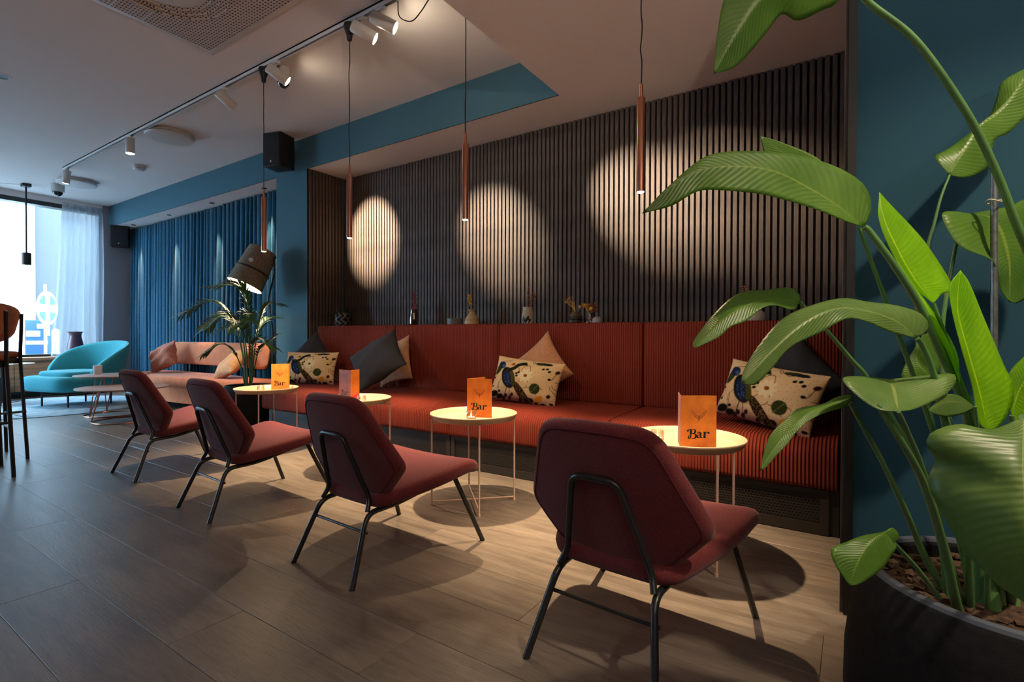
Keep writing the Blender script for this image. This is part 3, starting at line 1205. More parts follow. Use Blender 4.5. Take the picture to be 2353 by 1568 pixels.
def emblem(y=0.0):
    """outline bird with spread wings, unit box -1..1"""
    bm = bm_new()
    for s in (-1, 1):
        stroke(bm, [(0.0, -0.35), (s * 0.25, 0.0), (s * 0.6, 0.35), (s * 0.95, 0.75), (s * 0.8, 0.25), (s * 0.55, -0.15), (s * 0.2, -0.45), (0, -0.6)],
               [0.04, 0.07, 0.06, 0.05, 0.07, 0.06, 0.07, 0.05], y)
        stroke(bm, [(s * 0.15, -0.2), (s * 0.45, 0.05), (s * 0.75, 0.4)], [0.04, 0.06, 0.03], y)
        stroke(bm, [(s * 0.15, -0.4), (s * 0.4, -0.2), (s * 0.7, 0.1)], [0.04, 0.06, 0.03], y)
    stroke(bm, [(0, 0.05), (0.04, -0.2), (0.0, -0.6), (-0.08, -0.95)], [0.10, 0.2, 0.16, 0.03], y)
    return bm


MW, MH = 0.155, 0.232


def card(m, inner):
    bm = bm_new()
    add_box(bm, 0, MW, 0, 0.0009, 0, MH)
    return bm


def make_menu(label, loc, rz_front, rz_back, inside=None):
    """front_cover lies along local +x from the fold, front face -y; back_cover opens behind"""
    t = thing('menu_card', label, 'menu', loc, rz_front, 'orange bar menus on the tray tables')
    f = obj('front_cover', card(0, 0), M_card, t, smooth=False)
    bm = lettering(0)
    s = 0.098 / 2.52
    bm.transform(Matrix.Translation((0.027, -0.0006, 0.046)) @ Matrix.Diagonal((s, 1, s, 1)))
    obj('lettering', bm, M_ink, f, smooth=False)
    bm = emblem(0)
    bm.transform(Matrix.Translation((0.078, -0.0005, 0.146)) @ Matrix.Diagonal((0.034, 1, 0.030, 1)))
    obj('emblem', bm, M_emblem, f, smooth=False)
    bm = bm_new()
    stroke(bm, [(-1, -.4), (-.5, .5), (0, -.3), (.4, .5), (1, -.2)], [.25, .3, .3, .3, .2], 0)
    bm.transform(Matrix.Translation((0.078, -0.0005, 0.012)) @ Matrix.Diagonal((0.007, 1, 0.004, 1)))
    obj('small_mark', bm, M_emblem, f, smooth=False)
    b = obj('back_cover', card(0, 0), M_cardin if inside else M_card, t, (0, 0.0012, 0), (0, 0, rz_back - rz_front), smooth=False)
    return t


make_menu('orange bar menu with its full cover facing the camera, on the nearest table', (-0.622, 2.262, TZ), math.radians(34), math.radians(110), True)
make_menu('orange bar menu with the tealight in front of its lettering, second nearest the camera', (-1.935, 2.413, TZ), math.radians(20), math.radians(82))
m2 = make_menu('orange bar menu standing open with a mauve tinted left half', (-3.065, 2.462, TZ), math.radians(117), math.radians(173))
make_menu('orange bar menu on the table by the palm, farthest of the four', (-4.275, 2.575, TZ), math.radians(30), math.radians(75))
# the third menu shows its lettered cover on the left of the fold and a pink band on the right
for c in list(m2.children):
    if c.name.startswith('back_cover'):
        c.data = c.data.copy()
        c.data.materials[0] = M_cardin
        bm = lettering(0)
        s = 0.098 / 2.52
        bm.transform(Matrix.Translation((0.125, 0.0016, 0.046)) @ Matrix.Diagonal((-s, 1, s, 1)))
        obj('lettering', bm, M_ink, c, smooth=False)
    else:
        for g in list(c.children):
            if g.name.startswith(('lettering', 'emblem', 'small_mark')):
                bpy.data.objects.remove(g)
        box_obj('pink_band', (0.004, MW, -0.0006, 0, 0.0, 0.045), M_cardpink, c)
bm = bm_new()
add_box(bm, 0, 0.09, 0, 0.055, 0, 0.004, 0.001)
tag(obj('leaflet', bm, M_cardpink, None, (-4.155, 2.60, TZ), (0, 0, 0.5)), 'small pink leaflet lying behind the farthest menu', 'leaflet')

# ------------------------------------------------------------------ tealight glasses
def make_tealight(label, loc, rz=0):
    t = thing('tealight_glass', label, 'candle', loc, rz, 'tealights in ribbed glasses on the tray tables')
    bm = bm_new()
    seg = 36
    prof = [(0.0, 0.001), (0.024, 0.001), (0.0285, 0.006), (0.0305, 0.052), (0.026, 0.060), (0.0245, 0.060), (0.027, 0.051), (0.0255, 0.010), (0.0, 0.008)]
    rg = add_lathe(bm, prof, seg)
    for i, ring in enumerate(rg):
        if len(ring) == seg and i in (2, 3):
            for k, v in enumerate(ring):
                s = 1 + 0.035 * math.cos(k * PI / 2)
                v.co.x *= s
                v.co.y *= s
    obj('glass', bm, M_glass, t, angle=35)
    bm = bm_new()
    add_lathe(bm, [(0, 0.0095), (0.0205, 0.0095), (0.021, 0.025), (0.0, 0.025)], 20)
    obj('candle', bm, M_wax, t, angle=35)
    bm = bm_new()
    add_lathe(bm, [(0, 0.026), (0.0035, 0.031), (0.003, 0.038), (0, 0.048)], 10)
    obj('flame', bm, M_flame, t)
    return t


tg = make_tealight('tealight in a glass on the nearest table, left of the menu', (-0.745, 2.325, TZ))
for lb, lc in (('tealight in a glass standing in front of the second nearest menu', (-1.815, 2.300, TZ)),
               ('tealight in a glass right of the half opened menu', (-2.925, 2.445, TZ)),
               ('tealight in a glass left of the farthest menu', (-4.235, 2.455, TZ))):
    dup(tg, lc, 0, lb)

# ------------------------------------------------------------------ cushions
def pillow_mesh(a, b, t, nu=28, nv=20, pinch=0.07, seed=0, paint=None, wr=0.004):
    """pillow lying in its local XZ plane, front towards -Y; half sizes a, b, half thickness t"""
    rnd = random.Random(seed)
    ph = [rnd.uniform(0, 6) for _ in range(6)]
    bm = bm_new()
    grids = []
    for side in (-1, 1):
        g = []
        for j in range(nv + 1):
            row = []
            v = -1 + 2 * j / nv
            for i in range(nu + 1):
                u = -1 + 2 * i / nu
                edge = i in (0, nu) or j in (0, nv)
                if side == 1 and edge:
                    row.append(grids[0][j][i])
                    continue
                x = a * u * (1 - pinch * (1 - v * v))
                z = b * v * (1 - pinch * (1 - u * u))
                h = t * (max(0, 1 - abs(u) ** 2.6) ** 0.62) * (max(0, 1 - abs(v) ** 2.6) ** 0.62)
                w = wr * (math.sin(5 * u + 3 * v + ph[0]) + math.sin(7 * v - 4 * u + ph[1]) + 0.7 * math.sin(11 * u * v + ph[2])) * (0 if edge else min(1, h / t * 2))
                row.append(bm.verts.new((x, side * h + w * (1 if side < 0 else -1), z)))
            g.append(row)
        grids.append(g)
    lay = bm.loops.layers.color.new('print') if paint is not None else None
    for s, g in enumerate(grids):
        for j in range(nv):
            for i in range(nu):
                q = (g[j][i], g[j][i + 1], g[j + 1][i + 1], g[j + 1][i])
                f = bm.faces.new(q if s == 0 else q[::-1])
                if lay is not None:
                    uv = ((i, j), (i + 1, j), (i + 1, j + 1), (i, j + 1))
                    if s == 1:
                        uv = uv[::-1]
                    for lp, (ii, jj) in zip(f.loops, uv):
                        lp[lay] = (*paint[jj, ii], 1)
    return bm


def peacock_print(nu, nv):
    """flat textile print: peacock, leaves, flowers, berries on cream"""
    U, V = np.meshgrid(np.linspace(-1, 1, nu + 1), np.linspace(-1, 1, nv + 1))
    X, Y = U * 1.0, V * 0.62
    rs = np.random.RandomState(4)
    img = np.ones((nv + 1, nu + 1, 3)) * np.array([0.80, 0.69, 0.52])
    def blend(mask, c):
        m = np.clip(mask, 0, 1)[..., None]
        img[:] = img * (1 - m) + np.array(c) * m
    def ell(cx_, cy_, rx, ry, ang=0.0, soft=0.12):
        c, s = math.cos(ang), math.sin(ang)
        dx, dy = X - cx_, Y - cy_
        p, q = (dx * c + dy * s) / rx, (-dx * s + dy * c) / ry
        return np.clip((1 - np.sqrt(p * p + q * q)) / soft, 0, 1)
    def line(pts, w, soft=0.008):
        d = np.full(X.shape, 9.0)
        for (x0, y0), (x1, y1) in zip(pts[:-1], pts[1:]):
            vx, vy = x1 - x0, y1 - y0
            t = np.clip(((X - x0) * vx + (Y - y0) * vy) / (vx * vx + vy * vy + 1e-9), 0, 1)
            d = np.minimum(d, np.hypot(X - x0 - t * vx, Y - y0 - t * vy))
        return np.clip((w - d) / soft + 0.5, 0, 1)
    # faint twigs
    for k in range(26):
        x, y = rs.uniform(-1, 1), rs.uniform(-.6, .6)
        pts = [(x, y)]
        an = rs.uniform(0, 6.28)
        for _ in range(4):
            an += rs.uniform(-.7, .7)
            x, y = x + .07 * math.cos(an), y + .07 * math.sin(an)
            pts.append((x, y))
        blend(line(pts, 0.006), (0.22, 0.15, 0.10))
    # pink-grey ground at the bottom
    blend(np.clip((-0.38 - Y) / 0.2, 0, 1) * 0.6, (0.46, 0.27, 0.27))
    # upper-left bird / leaf
    blend(ell(-0.80, 0.22, 0.22, 0.10, 1.0), (0.17, 0.20, 0.09))
    blend(ell(-0.72, 0.33, 0.14, 0.11, -0.4), (0.05, 0.12, 0.27))
    blend(ell(-0.66, 0.30, 0.07, 0.05, -0.4), (0.20, 0.30, 0.42))
    # daisy
    for k in range(9):
        an = 2 * PI * k / 9
        blend(ell(0.13 + .13 * math.cos(an), 0.10 + .12 * math.sin(an), 0.10, 0.05, an), (0.84, 0.78, 0.62))
    blend(ell(0.13, 0.10, 0.06, 0.05), (0.52, 0.27, 0.05))
    blend(ell(-0.36, 0.40, 0.05, 0.05), (0.55, 0.28, 0.08))
    # green leaf with yellow flower
    blend(ell(0.46, -0.22, 0.16, 0.15, 0.5), (0.16, 0.20, 0.06))
    blend(line([(0.36, -0.35), (0.55, -0.10)], 0.012), (0.35, 0.38, 0.16))
    blend(ell(0.60, -0.46, 0.13, 0.07, 0.6), (0.72, 0.48, 0.08))
    blend(ell(0.10, -0.32, 0.24, 0.035, -0.8), (0.20, 0.20, 0.07))
    # berries
    for (x, y) in ((-0.17, .13), (-0.11, .17), (-0.14, .06), (0.56, .36), (0.66, .38), (0.74, .31), (-0.29, .26), (-0.93, -.05), (-0.62, -.42), (-.9, -.3), (.8, .1)):
        blend(ell(x, y, 0.045, 0.036, 0.3, 0.3), (0.02, 0.03, 0.06))
    # dark band of foliage at the lower edge
    for (x, y, r_) in ((-0.80, -.50, .16), (-0.60, -.55, .12), (0.33, -.55, .12), (0.70, -.60, .10), (0.92, -.52, .06)):
        blend(ell(x, y, r_, r_ * .55, 0.2, 0.25), (0.025, 0.032, 0.016))
    for (x, y) in ((-.40, -.52), (-.28, -.56), (-.2, -.48), (-.48, -.58), (.05, -.58), (.5, -.60), (0.93, .33), (.85, -.35)):
        blend(ell(x, y, 0.07, 0.05, 0.8, 0.4), (0.16, 0.035, 0.06))
    for (x0, x1) in ((0.30, 0.75),):
        blend(ell(0.46, 0.52, 0.20, 0.05, 0.03), (0.15, 0.17, 0.11))
        blend(ell(0.62, 0.52, 0.12, 0.04, 0.03), (0.05, 0.08, 0.15))
    # peacock: tail, body, wing, neck, head
    blend(ell(0.10, -0.42, 0.42, 0.115, -0.82), (0.085, 0.055, 0.035))
    for k in range(170):
        t = rs.uniform(-.9, .9)
        q = rs.uniform(-.09, .09)
        cx_, cy_ = 0.10 + t * .36 * math.cos(.82) + q * math.sin(.82), -0.42 - t * .36 * math.sin(.82) + q * math.cos(.82)
        blend(ell(cx_, cy_, 0.020, 0.013, rs.uniform(0, 3), .5), ((0.50, .36, .22), (0.22, .08, .06), (0.34, .30, .12))[k % 3])
    blend(ell(-0.40, -0.02, 0.36, 0.215, -0.95), (0.30, 0.19, 0.10))
    blend(ell(-0.40, -0.02, 0.345, 0.198, -0.95), (0.030, 0.042, 0.020))
    blend(ell(-0.32, 0.00, 0.31, 0.130, -0.92), (0.24, 0.23, 0.06))
    blend(ell(-0.42, -0.05, 0.29, 0.125, -0.98), (0.045, 0.10, 0.24))
    for k in range(60):
        t, q = rs.uniform(-.8, .8), rs.uniform(-.8, .8)
        cx_, cy_ = -0.42 + t * .25 * math.cos(.98) + q * .09 * math.sin(.98), -0.05 - t * .25 * math.sin(.98) + q * .09 * math.cos(.98)
        blend(ell(cx_, cy_, 0.024, 0.010, rs.uniform(0, 3), .5), ((0.14, .24, .42), (0.02, .04, .11), (0.34, .42, .50))[k % 3])
    blend(line([(-0.42, 0.20), (-0.28, 0.28), (-0.20, 0.38), (-0.10, 0.43), (0.0, 0.45)], 0.050, 0.02), (0.022, 0.035, 0.018))
    blend(line([(-0.40, 0.20), (-0.28, 0.27), (-0.20, 0.37), (-0.10, 0.43)], 0.025, 0.02), (0.10, 0.13, 0.05))
    blend(line([(0.0, 0.46), (0.06, 0.42)], 0.022, 0.02), (0.05, 0.06, 0.03))
    blend(line([(-0.36, -0.28), (-0.44, -0.50)], 0.010), (0.05, 0.04, 0.03))
    blend(line([(-0.28, -0.32), (-0.28, -0.52)], 0.010), (0.05, 0.04, 0.03))
    # fine speckle
    sp = rs.uniform(0, 1, X.shape)
    img[sp > 0.985] *= 0.45
    return img


NU, NV = 150, 92
pp = pillow_mesh(0.305, 0.178, 0.085, NU, NV, 0.06, 1, peacock_print(NU, NV), 0.003)
pea_me = finish(pp, 'peacock_cushion', True, 180)
pea_me.materials.append(M_print)
sq_me = finish(pillow_mesh(0.222, 0.222, 0.085, pinch=0.09, seed=2, wr=0.004), 'square_cushion', True, 180)
sq_me.materials.append(M_charcoal)
big_me = finish(pillow_mesh(0.268, 0.268, 0.095, pinch=0.10, seed=21, wr=0.006), 'square_cushion', True, 180)
big_me.materials.append(M_charcoal)
tan_me = finish(pillow_mesh(0.222, 0.222, 0.058, pinch=0.11, seed=5, wr=0.004), 'square_cushion', True, 180)
tan_me.materials.append(M_tan)


def place(name, me, c, yaw, lean, roll, label, cat, group=None):
    """yaw about z, lean: top away from viewer, roll in the cushion plane"""
    o = bpy.data.objects.new(name, me)
    COL.objects.link(o)
    Mx = Matrix.Rotation(math.radians(yaw), 4, 'Z') @ Matrix.Rotation(-math.radians(lean), 4, 'X') @ Matrix.Rotation(-math.radians(roll), 4, 'Y')
    o.matrix_world = Matrix.Translation(c) @ Mx
    return tag(o, label, cat, group)


G1, G2 = 'peacock print cushions on the banquette', 'plain square cushions on the banquette'
place('peacock_cushion', pea_me, (-4.80, 3.33, 0.648), 22, 18, 0, 'peacock print cushion at the far left end of the banquette', 'cushion', G1)
place('peacock_cushion', pea_me, (-2.115, 3.36, 0.645), 2, 20, -5, 'peacock print cushion in the middle, before a tan one', 'cushion', G1)
place('peacock_cushion', pea_me, (-0.405, 3.25, 0.660), -26, 20, -7, 'peacock print cushion at the right end, partly behind drooping leaves', 'cushion', G1)
place('charcoal_cushion', sq_me, (-5.02, 3.50, 0.745), 12, 10, 41, 'charcoal cushion peeking out behind the far left peacock cushion', 'cushion', G2)
place('charcoal_cushion', big_me, (-3.660, 3.235, 0.765), 4, 36, 41, 'charcoal cushion balanced on its corner before a tan one', 'cushion', G2)
place('charcoal_cushion', sq_me, (-0.315, 3.48, 0.745), -8, 12, 42, 'charcoal cushion at the right end behind the peacock cushion', 'cushion', G2)
place('tan_cushion', tan_me, (-3.755, 3.545, 0.735), 0, 10, 16, 'tan cushion almost hidden behind the charcoal one', 'cushion', G2)
place('tan_cushion', tan_me, (-2.075, 3.52, 0.735), -4, 12, 40, 'tan cushion on its corner behind the middle peacock cushion', 'cushion', G2)

# ------------------------------------------------------------------ vases and dried flowers on the ledge
LZ = 1.0703


def sprig_mesh(stems, rnd, r=0.0012):
    bm = bm_new()
    for pts in stems:
        add_tube(bm, smooth_path(pts, 4), r, 5)
    return bm


def blobs(bm, pts, r, rnd, flat=1.0):
    for p in pts:
        add_ball(bm, p, r * rnd.uniform(.7, 1.25), 6, flat)


def pattern_lathe(prof, seg, fn, sub=6):
    """lathe with a painted pattern fn(theta, t)->rgb"""
    P = []
    for (r0, z0), (r1, z1) in zip(prof[:-1], prof[1:]):
        for k in range(sub):
            P.append((r0 + (r1 - r0) * k / sub, z0 + (z1 - z0) * k / sub))
    P.append(prof[-1])
    bm = bm_new()
    add_lathe(bm, P, seg)
    zmax = max(z for _, z in prof)
    lay = bm.loops.layers.color.new('print')
    for f in bm.faces:
        for lp in f.loops:
            c = lp.vert.co
            lp[lay] = (*fn(math.atan2(c.y, c.x), c.z / zmax), 1)
    return bm


rv = random.Random(11)
G3 = 'vases on the ledge behind the banquette'
# 1 patterned jar
def pat_jar(th, t):
    if t > 0.86:
        return (0.16, 0.18, 0.20)
    s = math.sin(th * 9 + 2.2 * math.sin(t * 16)) + 0.5 * math.sin(th * 17 + t * 30)
    return (0.42, 0.41, 0.40) if s > 0.15 else (0.035, 0.035, 0.037)


tag(obj('patterned_jar', pattern_lathe([(0.0, 0), (0.075, 0.0), (0.098, 0.03), (0.102, 0.10), (0.098, 0.155), (0.066, 0.188), (0.060, 0.192), (0.060, 0.226), (0.052, 0.226), (0.052, 0.19)], 72, pat_jar), M_pattern, None, (-5.00, 3.90, LZ)),
    'black and white patterned jar at the far left of the ledge', 'vase', G3)
# 2 amber bottle with pink flowers
vt = thing('amber_bottle', 'tall amber glass bottle holding a pink dried spike', 'vase', (-3.843, 3.90, LZ), 0, G3)
bm = bm_new()
add_lathe(bm, [(0, 0.002), (0.045, 0.002), (0.050, 0.02), (0.048, 0.10), (0.040, 0.15), (0.034, 0.20), (0.036, 0.205), (0.032, 0.205), (0.036, 0.15), (0.044, 0.10), (0.045, 0.02), (0, 0.008)], 28)
obj('bottle', bm, M_amber, vt)
M_pinkflower = mat('dusty_pink_petals', (0.26, 0.065, 0.08), 0.9, noise=0.5, nscale=60)
bm = bm_new()
add_tube(bm, [(0, 0, 0.02), (0.005, 0, 0.22), (0.012, 0, 0.40)], 0.002, 5)
for k in range(60):
    t = rv.random()
    a = rv.uniform(0, 2 * PI)
    r_ = 0.036 * (1 - 0.65 * t) * rv.uniform(.3, 1)
    add_ball(bm, (0.006 + 0.01 * t + r_ * math.cos(a), r_ * math.sin(a), 0.205 + 0.185 * t), 0.010 * rv.uniform(.6, 1.2), 6)
ff = obj('flower_spike', bm, M_pinkflower, vt)
ff['kind'] = 'stuff'
# 3 low bowl
bm = bm_new()
add_lathe(bm, [(0, 0.002), (0.07, 0.002), (0.080, 0.012), (0.078, 0.094), (0.074, 0.098), (0.070, 0.092), (0.072, 0.02), (0, 0.015)], 40)
tag(obj('grey_bowl', bm, mat('taupe_stoneware', (0.12, 0.105, 0.105), 0.45), None, (-3.285, 3.90, LZ)), 'low taupe stoneware bowl left of the tan vase', 'bowl', G3)
# 4 tan vase, yellow spike
vt = thing('tan_vase', 'squat tan stoneware vase with a yellow dried spike', 'vase', (-3.067, 3.90, LZ), 0, G3)
bm = bm_new()
add_lathe(bm, [(0, 0.002), (0.060, 0.002), (0.070, 0.02), (0.072, 0.06), (0.064, 0.095), (0.036, 0.135), (0.028, 0.155), (0.040, 0.180), (0.042, 0.184), (0.036, 0.182), (0.022, 0.155), (0.02, 0.12), (0, 0.1)], 40)
obj('vase', bm, mat('tan_stoneware', (0.42, 0.27, 0.13), 0.5, noise=0.35, nscale=9, stretch=(.2, .2, 3)), vt)
M_yellowflower = mat('mustard_petals', (0.62, 0.30, 0.02), 0.9, noise=0.4, nscale=60)
bm = bm_new()
add_tube(bm, smooth_path([(0, 0, 0.1), (-0.012, 0, 0.2), (-0.040, 0, 0.32)], 4), 0.002, 5)
for k in range(44):
    t = rv.random()
    a = rv.uniform(0, 2 * PI)
    r_ = 0.019 * rv.uniform(.3, 1)
    add_ball(bm, (-0.014 - 0.03 * t + r_ * math.cos(a), r_ * math.sin(a), 0.215 + 0.115 * t), 0.008 * rv.uniform(.6, 1.2), 6)
obj('flower_spike', bm, M_yellowflower, vt)['kind'] = 'stuff'
# 5 white vase with leaf print
vt = thing('white_vase', 'white cylinder vase with a dark leaf print and rusty twigs', 'vase', (-2.433, 3.90, LZ), 0, G3)


def pat_white(th, t):
    d = math.hypot((th + 1.9) * 0.8, (t - 0.34) * 2.0)
    e = math.hypot((th + 1.0) * 0.8, (t - 0.42) * 2.2)
    if d < 0.34 + 0.12 * math.sin(th * 12 + t * 20) or e < 0.30 + 0.10 * math.sin(th * 9 - t * 17):
        return (0.085, 0.070, 0.055)
    if t < 0.3 and math.sin(th * 13 + t * 30) > 0.4:
        return (0.16, 0.14, 0.14)
    return (0.66, 0.62, 0.54)


obj('vase', pattern_lathe([(0.0, 0), (0.052, 0.0), (0.058, 0.015), (0.055, 0.10), (0.042, 0.172), (0.044, 0.186), (0.040, 0.186), (0.038, 0.16), (0.05, 0.10)], 60, pat_white), M_pattern, vt)
M_rusttwig = mat('rusty_twig', (0.22, 0.07, 0.03), 0.9)
stems = []
tips = []
for k in range(9):
    dx, dz = rv.uniform(-0.02, 0.14), rv.uniform(0.12, 0.26)
    dy = rv.uniform(-.03, .04)
    stems.append([(0, 0, 0.12), (dx * .3, dy * .4, 0.12 + dz * .6), (dx, dy, 0.14 + dz)])
    for q in range(10):
        t = rv.uniform(.45, 1)
        tips.append((dx * t + rv.uniform(-.012, .012), dy * t + rv.uniform(-.01, .01), 0.14 + dz * t + rv.uniform(-.012, .012)))
bm = sprig_mesh(stems, rv)
blobs(bm, tips, 0.0042, rv)
obj('twigs', bm, M_rusttwig, vt)['kind'] = 'stuff'
# 6 striped vase
vt = thing('striped_vase', 'small black and cream striped vase with fine yellow blooms', 'vase', (-1.957, 3.90, LZ), 0, G3)


def pat_str(th, t):
    if 0.26 < t < 0.36 or 0.44 < t < 0.56 or 0.63 < t < 0.68:
        return (0.03, 0.032, 0.035)
    return (0.33, 0.29, 0.23) if t > 0.25 else (0.28, 0.27, 0.27)


obj('vase', pattern_lathe([(0.0, 0), (0.055, 0.0), (0.062, 0.02), (0.060, 0.07), (0.050, 0.105), (0.036, 0.128), (0.034, 0.132), (0.028, 0.13), (0.03, 0.11)], 48, pat_str, 10), M_pattern, vt)
stems, tips = [], []
for k in range(9):
    dx, dz = rv.uniform(-0.10, -0.005), rv.uniform(0.07, 0.14)
    dy = rv.uniform(-.03, .03)
    stems.append([(0, 0, 0.10), (dx * .2, dy * .3, 0.10 + dz * .6), (dx, dy, 0.12 + dz)])
    tips += [(dx + rv.uniform(-.01, .01), dy + rv.uniform(-.01, .01), 0.12 + dz + rv.uniform(-.01, .006)) for _ in range(3)]
stems.append([(0.01, 0, 0.1), (0.035, -.01, 0.14), (0.045, -.01, 0.165)])
bm = sprig_mesh(stems, rv)
blobs(bm, tips, 0.005, rv)
add_ball(bm, (0.046, -.01, 0.172), 0.016, 8)
obj('blooms', bm, M_yellowflower, vt)['kind'] = 'stuff'
# 7 amber small vase
vt = thing('small_amber_vase', 'small round amber glass vase with mixed dried flowers', 'vase', (-1.805, 3.87, LZ), 0, G3)
bm = bm_new()
add_lathe(bm, [(0, 0.002), (0.03, 0.002), (0.043, 0.02), (0.044, 0.045), (0.030, 0.075), (0.018, 0.09), (0.018, 0.112), (0.021, 0.114), (0.016, 0.11), (0.015, 0.09), (0.038, 0.045), (0.03, 0.01), (0, 0.008)], 28)
obj('vase', bm, M_amber, vt)
stems, tips = [], []
for k in range(9):
    dx, dz = rv.uniform(-0.07, 0.05), rv.uniform(0.05, 0.10)
    dy = rv.uniform(-.03, .03)
    stems.append([(0, 0, 0.05), (dx * .3, dy * .3, 0.09 + dz * .4), (dx, dy, 0.105 + dz)])
    tips += [(dx + rv.uniform(-.01, .01), dy + rv.uniform(-.01, .01), 0.105 + dz + rv.uniform(-.01, .006)) for _ in range(3)]
bm = sprig_mesh(stems, rv)
blobs(bm, tips, 0.006, rv)
add_ball(bm, (0.02, -0.03, 0.15), 0.018, 8)
obj('blooms', bm, M_yellowflower, vt)['kind'] = 'stuff'
bm = bm_new()
for k in range(22):
    add_ball(bm, (0.025 + rv.uniform(-.03, .035), rv.uniform(-.015, .03), 0.165 + rv.uniform(-.04, .025)), 0.010 * rv.uniform(.6, 1.2), 6)
obj('red_blooms', bm, mat('brick_red_petals', (0.20, 0.045, 0.02), 0.9), vt)['kind'] = 'stuff'
# 8 pale ball
bm = bm_new()
add_lathe(bm, [(0, 0.001), (0.02, 0.002), (0.038, 0.02), (0.044, 0.045), (0.038, 0.070), (0.022, 0.084), (0.01, 0.087), (0.008, 0.083), (0, 0.08)], 28)
tag(obj('round_bud_vase', bm, mat('lilac_grey_glaze', (0.24, 0.21, 0.24), 0.4), None, (-1.725, 3.83, LZ)), 'round lilac grey bud vase right of the amber vase', 'vase', G3)
# 9 white rounded vase on the right, with a pink sprig
vt = thing('round_white_vase', 'round white vase with a pink sprig, behind the big leaves', 'vase', (-0.575, 3.90, LZ), 0, G3)
bm = bm_new()
add_lathe(bm, [(0, 0.002), (0.05, 0.002), (0.075, 0.03), (0.078, 0.06), (0.065, 0.095), (0.03, 0.12), (0.016, 0.125), (0.014, 0.118), (0, 0.1)], 36)
obj('vase', bm, mat('white_glaze', (0.62, 0.58, 0.55), 0.4), vt)
bm = bm_new()
add_tube(bm, smooth_path([(-0.005, 0, 0.1), (-0.04, 0, 0.2), (-0.068, 0, 0.29)], 4), 0.002, 5)
for k in range(7):
    z = 0.20 + k * 0.013
    for s in (-1, 1):
        add_ball(bm, (-0.058 + s * 0.013 - (z - .24) * .2, 0, z), 0.012, 8, 0.45)
obj('sprig', bm, mat('blush_leaf', (0.48, 0.22, 0.16), 0.8), vt)['kind'] = 'stuff'

# ------------------------------------------------------------------ ceiling fixtures
# lighting track with cylinder spots
TY = 2.42
TR = thing('lighting_track', 'long pale lighting track running along the ceiling', 'track', (-4.5, TY, ZC), 0)
bm = bm_new()
add_box(bm, -4.45, 4.2, -0.018, -0.012, -0.036, 0)
add_box(bm, -4.45, 4.2, 0.012, 0.018, -0.036, 0)
add_box(bm, -4.45, 4.2, -0.018, 0.018, -0.012, 0)
obj('rail', bm, M_trackwhite, TR, smooth=False)
bm = bm_new()
add_box(bm, -4.44, 4.19, -0.012, 0.012, -0.0135, -0.0115)
obj('conductor', bm, M_black, TR, smooth=False)
for x in (-2.35, -0.28, 0.55, 2.0):
    box_obj('joint_cover', (x - 0.05, x + 0.05, -0.0185, 0.0185, -0.0375, -0.012), M_trackwhite, TR)


def make_spot(label, x, target, watts, cone, lit=True, blend=0.35, color=WARM2, group='white cylinder spotlights on the track'):
    t = thing('track_spotlight', label, 'spotlight', (x, TY, ZC - 0.036), 0, group)
    bm = bm_new()
    add_box(bm, -0.045, 0.045, -0.016, 0.016, -0.022, 0.0, 0.003)
    obj('adapter', bm, M_trackwhite, t)
    bm = bm_new()
    add_cyl(bm, (0, 0, -0.02), (0, 0, -0.055), 0.009, None, 12)
    obj('stem', bm, M_trackwhite, t)
    d = (Vector(target) - Vector((x, TY, ZC - 0.10))).normalized()
    c0 = Vector((0, 0, -0.085))
    q = d.to_track_quat('Z', 'Y')
    bm = bm_new()
    add_lathe(bm, [(0, -0.065), (0.040, -0.065), (0.044, -0.060), (0.044, 0.105), (0.0415, 0.108), (0.039, 0.104), (0.038, 0.095), (0, 0.095)], 28)
    b = obj('barrel', bm, M_lampwhite, t, c0)
    b.rotation_mode = 'QUATERNION'
    b.rotation_quaternion = q
    bm = bm_new()
    if lit == 'snoot':
        add_lathe(bm, [(0, 0.096), (0.036, 0.096)], 24)
    else:
        add_lathe(bm, [(0, 0.116), (0.022, 0.1135), (0.0385, 0.106)], 24)
    l_ = obj('lens', bm, M_lens if lit is True else M_black, b, smooth=False)
    if lit:
        p = Vector((x, TY, ZC - 0.036)) + c0 + d * 0.13
        spot('spot_beam', p, Vector(target), watts, cone, blend, color, 0.018)
    return t


